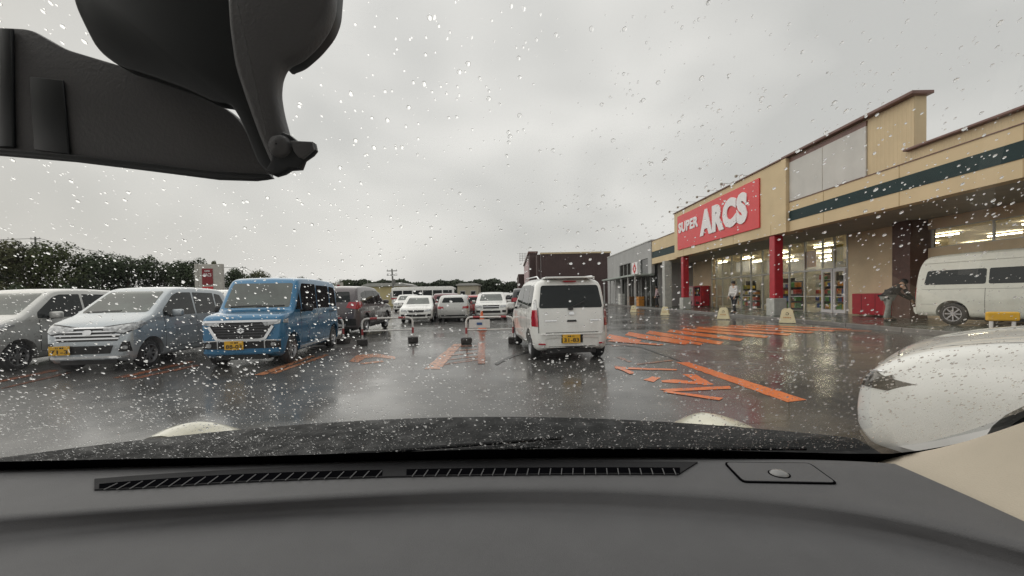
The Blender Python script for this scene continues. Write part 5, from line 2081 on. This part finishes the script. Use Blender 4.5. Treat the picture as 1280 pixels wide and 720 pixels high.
# roof lining and side walls, out of view above and beside us
MT['lining'] = mat('roof_lining', (0.6, 0.58, 0.54), .9, var=.05)
b = MB()
b.box(-.95, .62, -2.6, .0 - .52, 1.46, 1.49)
b.build('roof', MT['lining'], own)
b = MB()
b.box(-1.0, .66, -2.6, -.6, .25, .3)
b.box(-.95, .62, -2.62, -2.6, .3, 1.0)
b.box(-.98, -.95, -2.6, -.1, .3, 1.0)
b.box(.66, .69, -2.6, -.25, .3, .95)
b.build('cabin_shell', MT['lining'], own)

# rear view mirror with its stalk, seen from close by at top left
rm = empty('rear_view_mirror', tuple(at(250, 130, .165)), 0, 'dark grey rear view mirror housing on a curved stalk at top left', 'mirror')
RO = -rm.location


def slab(name, pts, Y0, Y1, m, bev=.0015, parent=rm, smooth=35, r=0, seg=2):
    """outline at depth Y0 (front) extruded to Y1 with bevelled edges"""
    if r: pts = rpoly(pts, r, 4)
    bm = bmesh.new()
    vs = [bm.verts.new(at(x, y, Y0) + RO) for x, y in pts]
    f = bm.faces.new(vs)
    res = bmesh.ops.extrude_face_region(bm, geom=[f])
    for v in res['geom']:
        if isinstance(v, bmesh.types.BMVert): v.co.y += (Y1 - Y0)
    bmesh.ops.recalc_face_normals(bm, faces=bm.faces)
    ed = [e for e in bm.edges if abs(e.verts[0].co.y - e.verts[1].co.y) < 1e-6]
    bmesh.ops.bevel(bm, geom=ed, offset=bev, segments=seg, profile=.5, affect='EDGES')
    me_ = bpy.data.meshes.new(name)
    bm.to_mesh(me_)
    bm.free()
    for p in me_.polygons: p.use_smooth = True
    me_.set_sharp_from_angle(angle=R(smooth))
    return mobj(name, me_, m, parent)


slab('housing', [(-60, 36), (0, 33), (36, 35), (80, 60), (140, 78), (200, 95), (283, 135), (300, 150), (322, 190), (338, 221), (318, 223.5), (270, 222), (180, 210), (90, 199), (0, 191), (-60, 187)],
     .160, .1645, MT['mirror'], .0012, r=10)
slab('lower_lip', [(-60, 182), (0, 186), (90, 193), (180, 203), (270, 214), (336, 217), (340, 222), (318, 225), (270, 223.5), (180, 212), (90, 201), (0, 193.5), (-60, 189)],
     .157, .1595, MT['mirrord'], .0006)
slab('inner_rib', [(0, 34), (14, 35), (16, 184), (-2, 184)], .1585, .1598, MT['mirrord'], .0005)
slab('inner_rib', [(36, 95), (78, 100), (86, 193), (42, 187)], .1588, .1598, MT['mirrord'], .0004)
slab('stalk', [(86, -30), (300, -30), (296, 20), (300, 60), (312, 110), (330, 160), (350, 205), (338, 219), (322, 205), (300, 150), (288, 130), (268, 128), (235, 112), (180, 92), (150, 84), (120, 62), (105, 33), (92, 5)],
     .150, .156, MT['mirrord'], .001, r=14)
slab('arm', [(280, -30), (414, -30), (412, 4), (404, 26), (388, 48), (368, 66), (350, 74), (343, 90), (341, 110), (345, 135), (352, 160), (358, 180), (352, 200), (338, 208), (322, 172), (306, 128), (290, 80), (283, 30)],
     .142, .1495, MT['mirror'], .0025, seg=4, smooth=80, r=14)
slab('arm_edge', [(410, -30), (417, -30), (414, 10), (406, 30), (388, 52), (366, 71), (348, 77), (350, 72), (368, 64), (387, 46), (402, 24), (409, 0)], .144, .153, MT['mirrord'], .0006, r=10)
slab('clip', [(340, 178), (352, 164), (362, 168), (372, 176), (391, 177), (393, 186), (388, 192), (378, 199), (374, 210), (360, 211), (352, 216), (342, 219), (330, 214), (338, 200)], .138, .1415, MT['mirrord'], .0008)
slab('clip_lever', [(362, 175), (390, 176.5), (392, 186), (378, 198), (372, 196), (366, 188)], .136, .1375, MT['mirror'], .0005)
bq = MB()
c0 = at(352, 184, .1385) + RO
bq.lathe([(.0003, -.0032), (.0028, -.003), (.0038, -.001), (.0042, .002)], 20, Matrix.Translation(c0))
bq.build('knob', MT['mirror'], rm, 60)

# ------------------------------------------------------------------ raindrops on the windscreen
MT['water'] = bpy.data.materials.new('rain_water')
MT['water'].use_nodes = True
t = MT['water'].node_tree
t.nodes.clear()
o_ = t.nodes.new('ShaderNodeOutputMaterial')
gl = t.nodes.new('ShaderNodeBsdfGlass')
gl.inputs['IOR'].default_value = 1.33
gl.inputs['Roughness'].default_value = 0.0
# outer skin of a drop: water glass, white translucency added for bright specks
MT['dropskin'] = MT['water'].copy()
MT['dropskin'].name = 'rain_skin'
t.links.new(gl.outputs['BSDF'], o_.inputs['Surface'])
t = MT['dropskin'].node_tree
gl = [n_ for n_ in t.nodes if n_.type == 'BSDF_GLASS'][0]
o_ = [n_ for n_ in t.nodes if n_.type == 'OUTPUT_MATERIAL'][0]
tl = t.nodes.new('ShaderNodeBsdfTranslucent')
tl.inputs['Color'].default_value = (1, 1, 1, 1)
m2 = t.nodes.new('ShaderNodeMixShader')
m2.inputs['Fac'].default_value = .8
t.links.new(tl.outputs['BSDF'], m2.inputs[1])
t.links.new(gl.outputs['BSDF'], m2.inputs[2])
t.links.new(m2.outputs['Shader'], o_.inputs['Surface'])
rb = MB()
g3 = random.Random(21)


def drop(x, s_, r, nseg, nr, asp, ang, flat):
    base = len(rb.v)
    h = r * flat
    ca, sa = math.cos(ang), math.sin(ang)
    rings = []
    wob = [1 + g3.uniform(-.10, .10) for _ in range(nseg)]
    for i in range(nr):
        a = math.pi / 2 * i / nr
        rings.append((math.cos(a), math.sin(a)))
    for (cr_, sz) in rings:
        for k in range(nseg):
            an = 2 * math.pi * k / nseg
            u = math.cos(an) * r * cr_ * wob[k]
            v = math.sin(an) * r * cr_ * asp * wob[k]
            rb.v.append(tuple(gpt(x + u * ca - v * sa, s_ + u * sa + v * ca, .0006 + h * sz) + OO))
    rb.v.append(tuple(gpt(x, s_, .0006 + h) + OO))
    ap = len(rb.v) - 1
    for i in range(nr - 1):
        for k in range(nseg):
            a, c_ = base + i * nseg + k, base + i * nseg + (k + 1) % nseg
            rb.f.append((a, c_, c_ + nseg, a + nseg))
    i = nr - 1
    for k in range(nseg):
        rb.f.append((base + i * nseg + k, base + i * nseg + (k + 1) % nseg, ap))
    rb.f.append(tuple(base + k for k in range(nseg))[::-1])


NDROP = 28000
placed = 0
while placed < NDROP:
    x = g3.uniform(-1.15, .7)
    s_ = g3.uniform(.004, .62)
    xm = lerp_table([(0, .50), (.035, .62), (.09, .675), (.2, .695), (.5, .655), (.72, .6)], s_)
    if x > xm - .004: continue
    # clustering
    nz = noise.noise(Vector((x * 9, s_ * 9, 3)))
    if g3.random() > .6 + .6 * nz + (.35 if s_ < .1 else 0): continue
    r = .00062 * math.exp(g3.gauss(0, .55))
    if s_ < .12: r *= .8
    r = min(r, .0017)
    if s_ > .3: r *= .72
    if r > .0012:
        drop(x, s_, r, 12, 4, g3.uniform(.95, 1.2), g3.uniform(-.2, .2), g3.uniform(.45, .7))
    else:
        drop(x, s_, r, 7, 2, g3.uniform(.9, 1.35), g3.uniform(-.4, .4), g3.uniform(.4, .6))
    placed += 1
me = bpy.data.meshes.new('raindrops')
me.from_pydata(rb.v, [], rb.f)
me.flip_normals()
ks = []
me.materials.append(MT['water'])
me.materials.append(MT['dropskin'])
for p in me.polygons:
    p.use_smooth = len(p.vertices) <= 4
    p.material_index = 1 if p.use_smooth else 0
me.set_sharp_from_angle(angle=R(70))
o = mobj('raindrops', me, None)
o.location = (0, .6, 0)
tag(o, 'thousands of small clear raindrops clinging to the outside of the windscreen', 'raindrops', kind='stuff')
print('objects', len(bpy.data.objects))
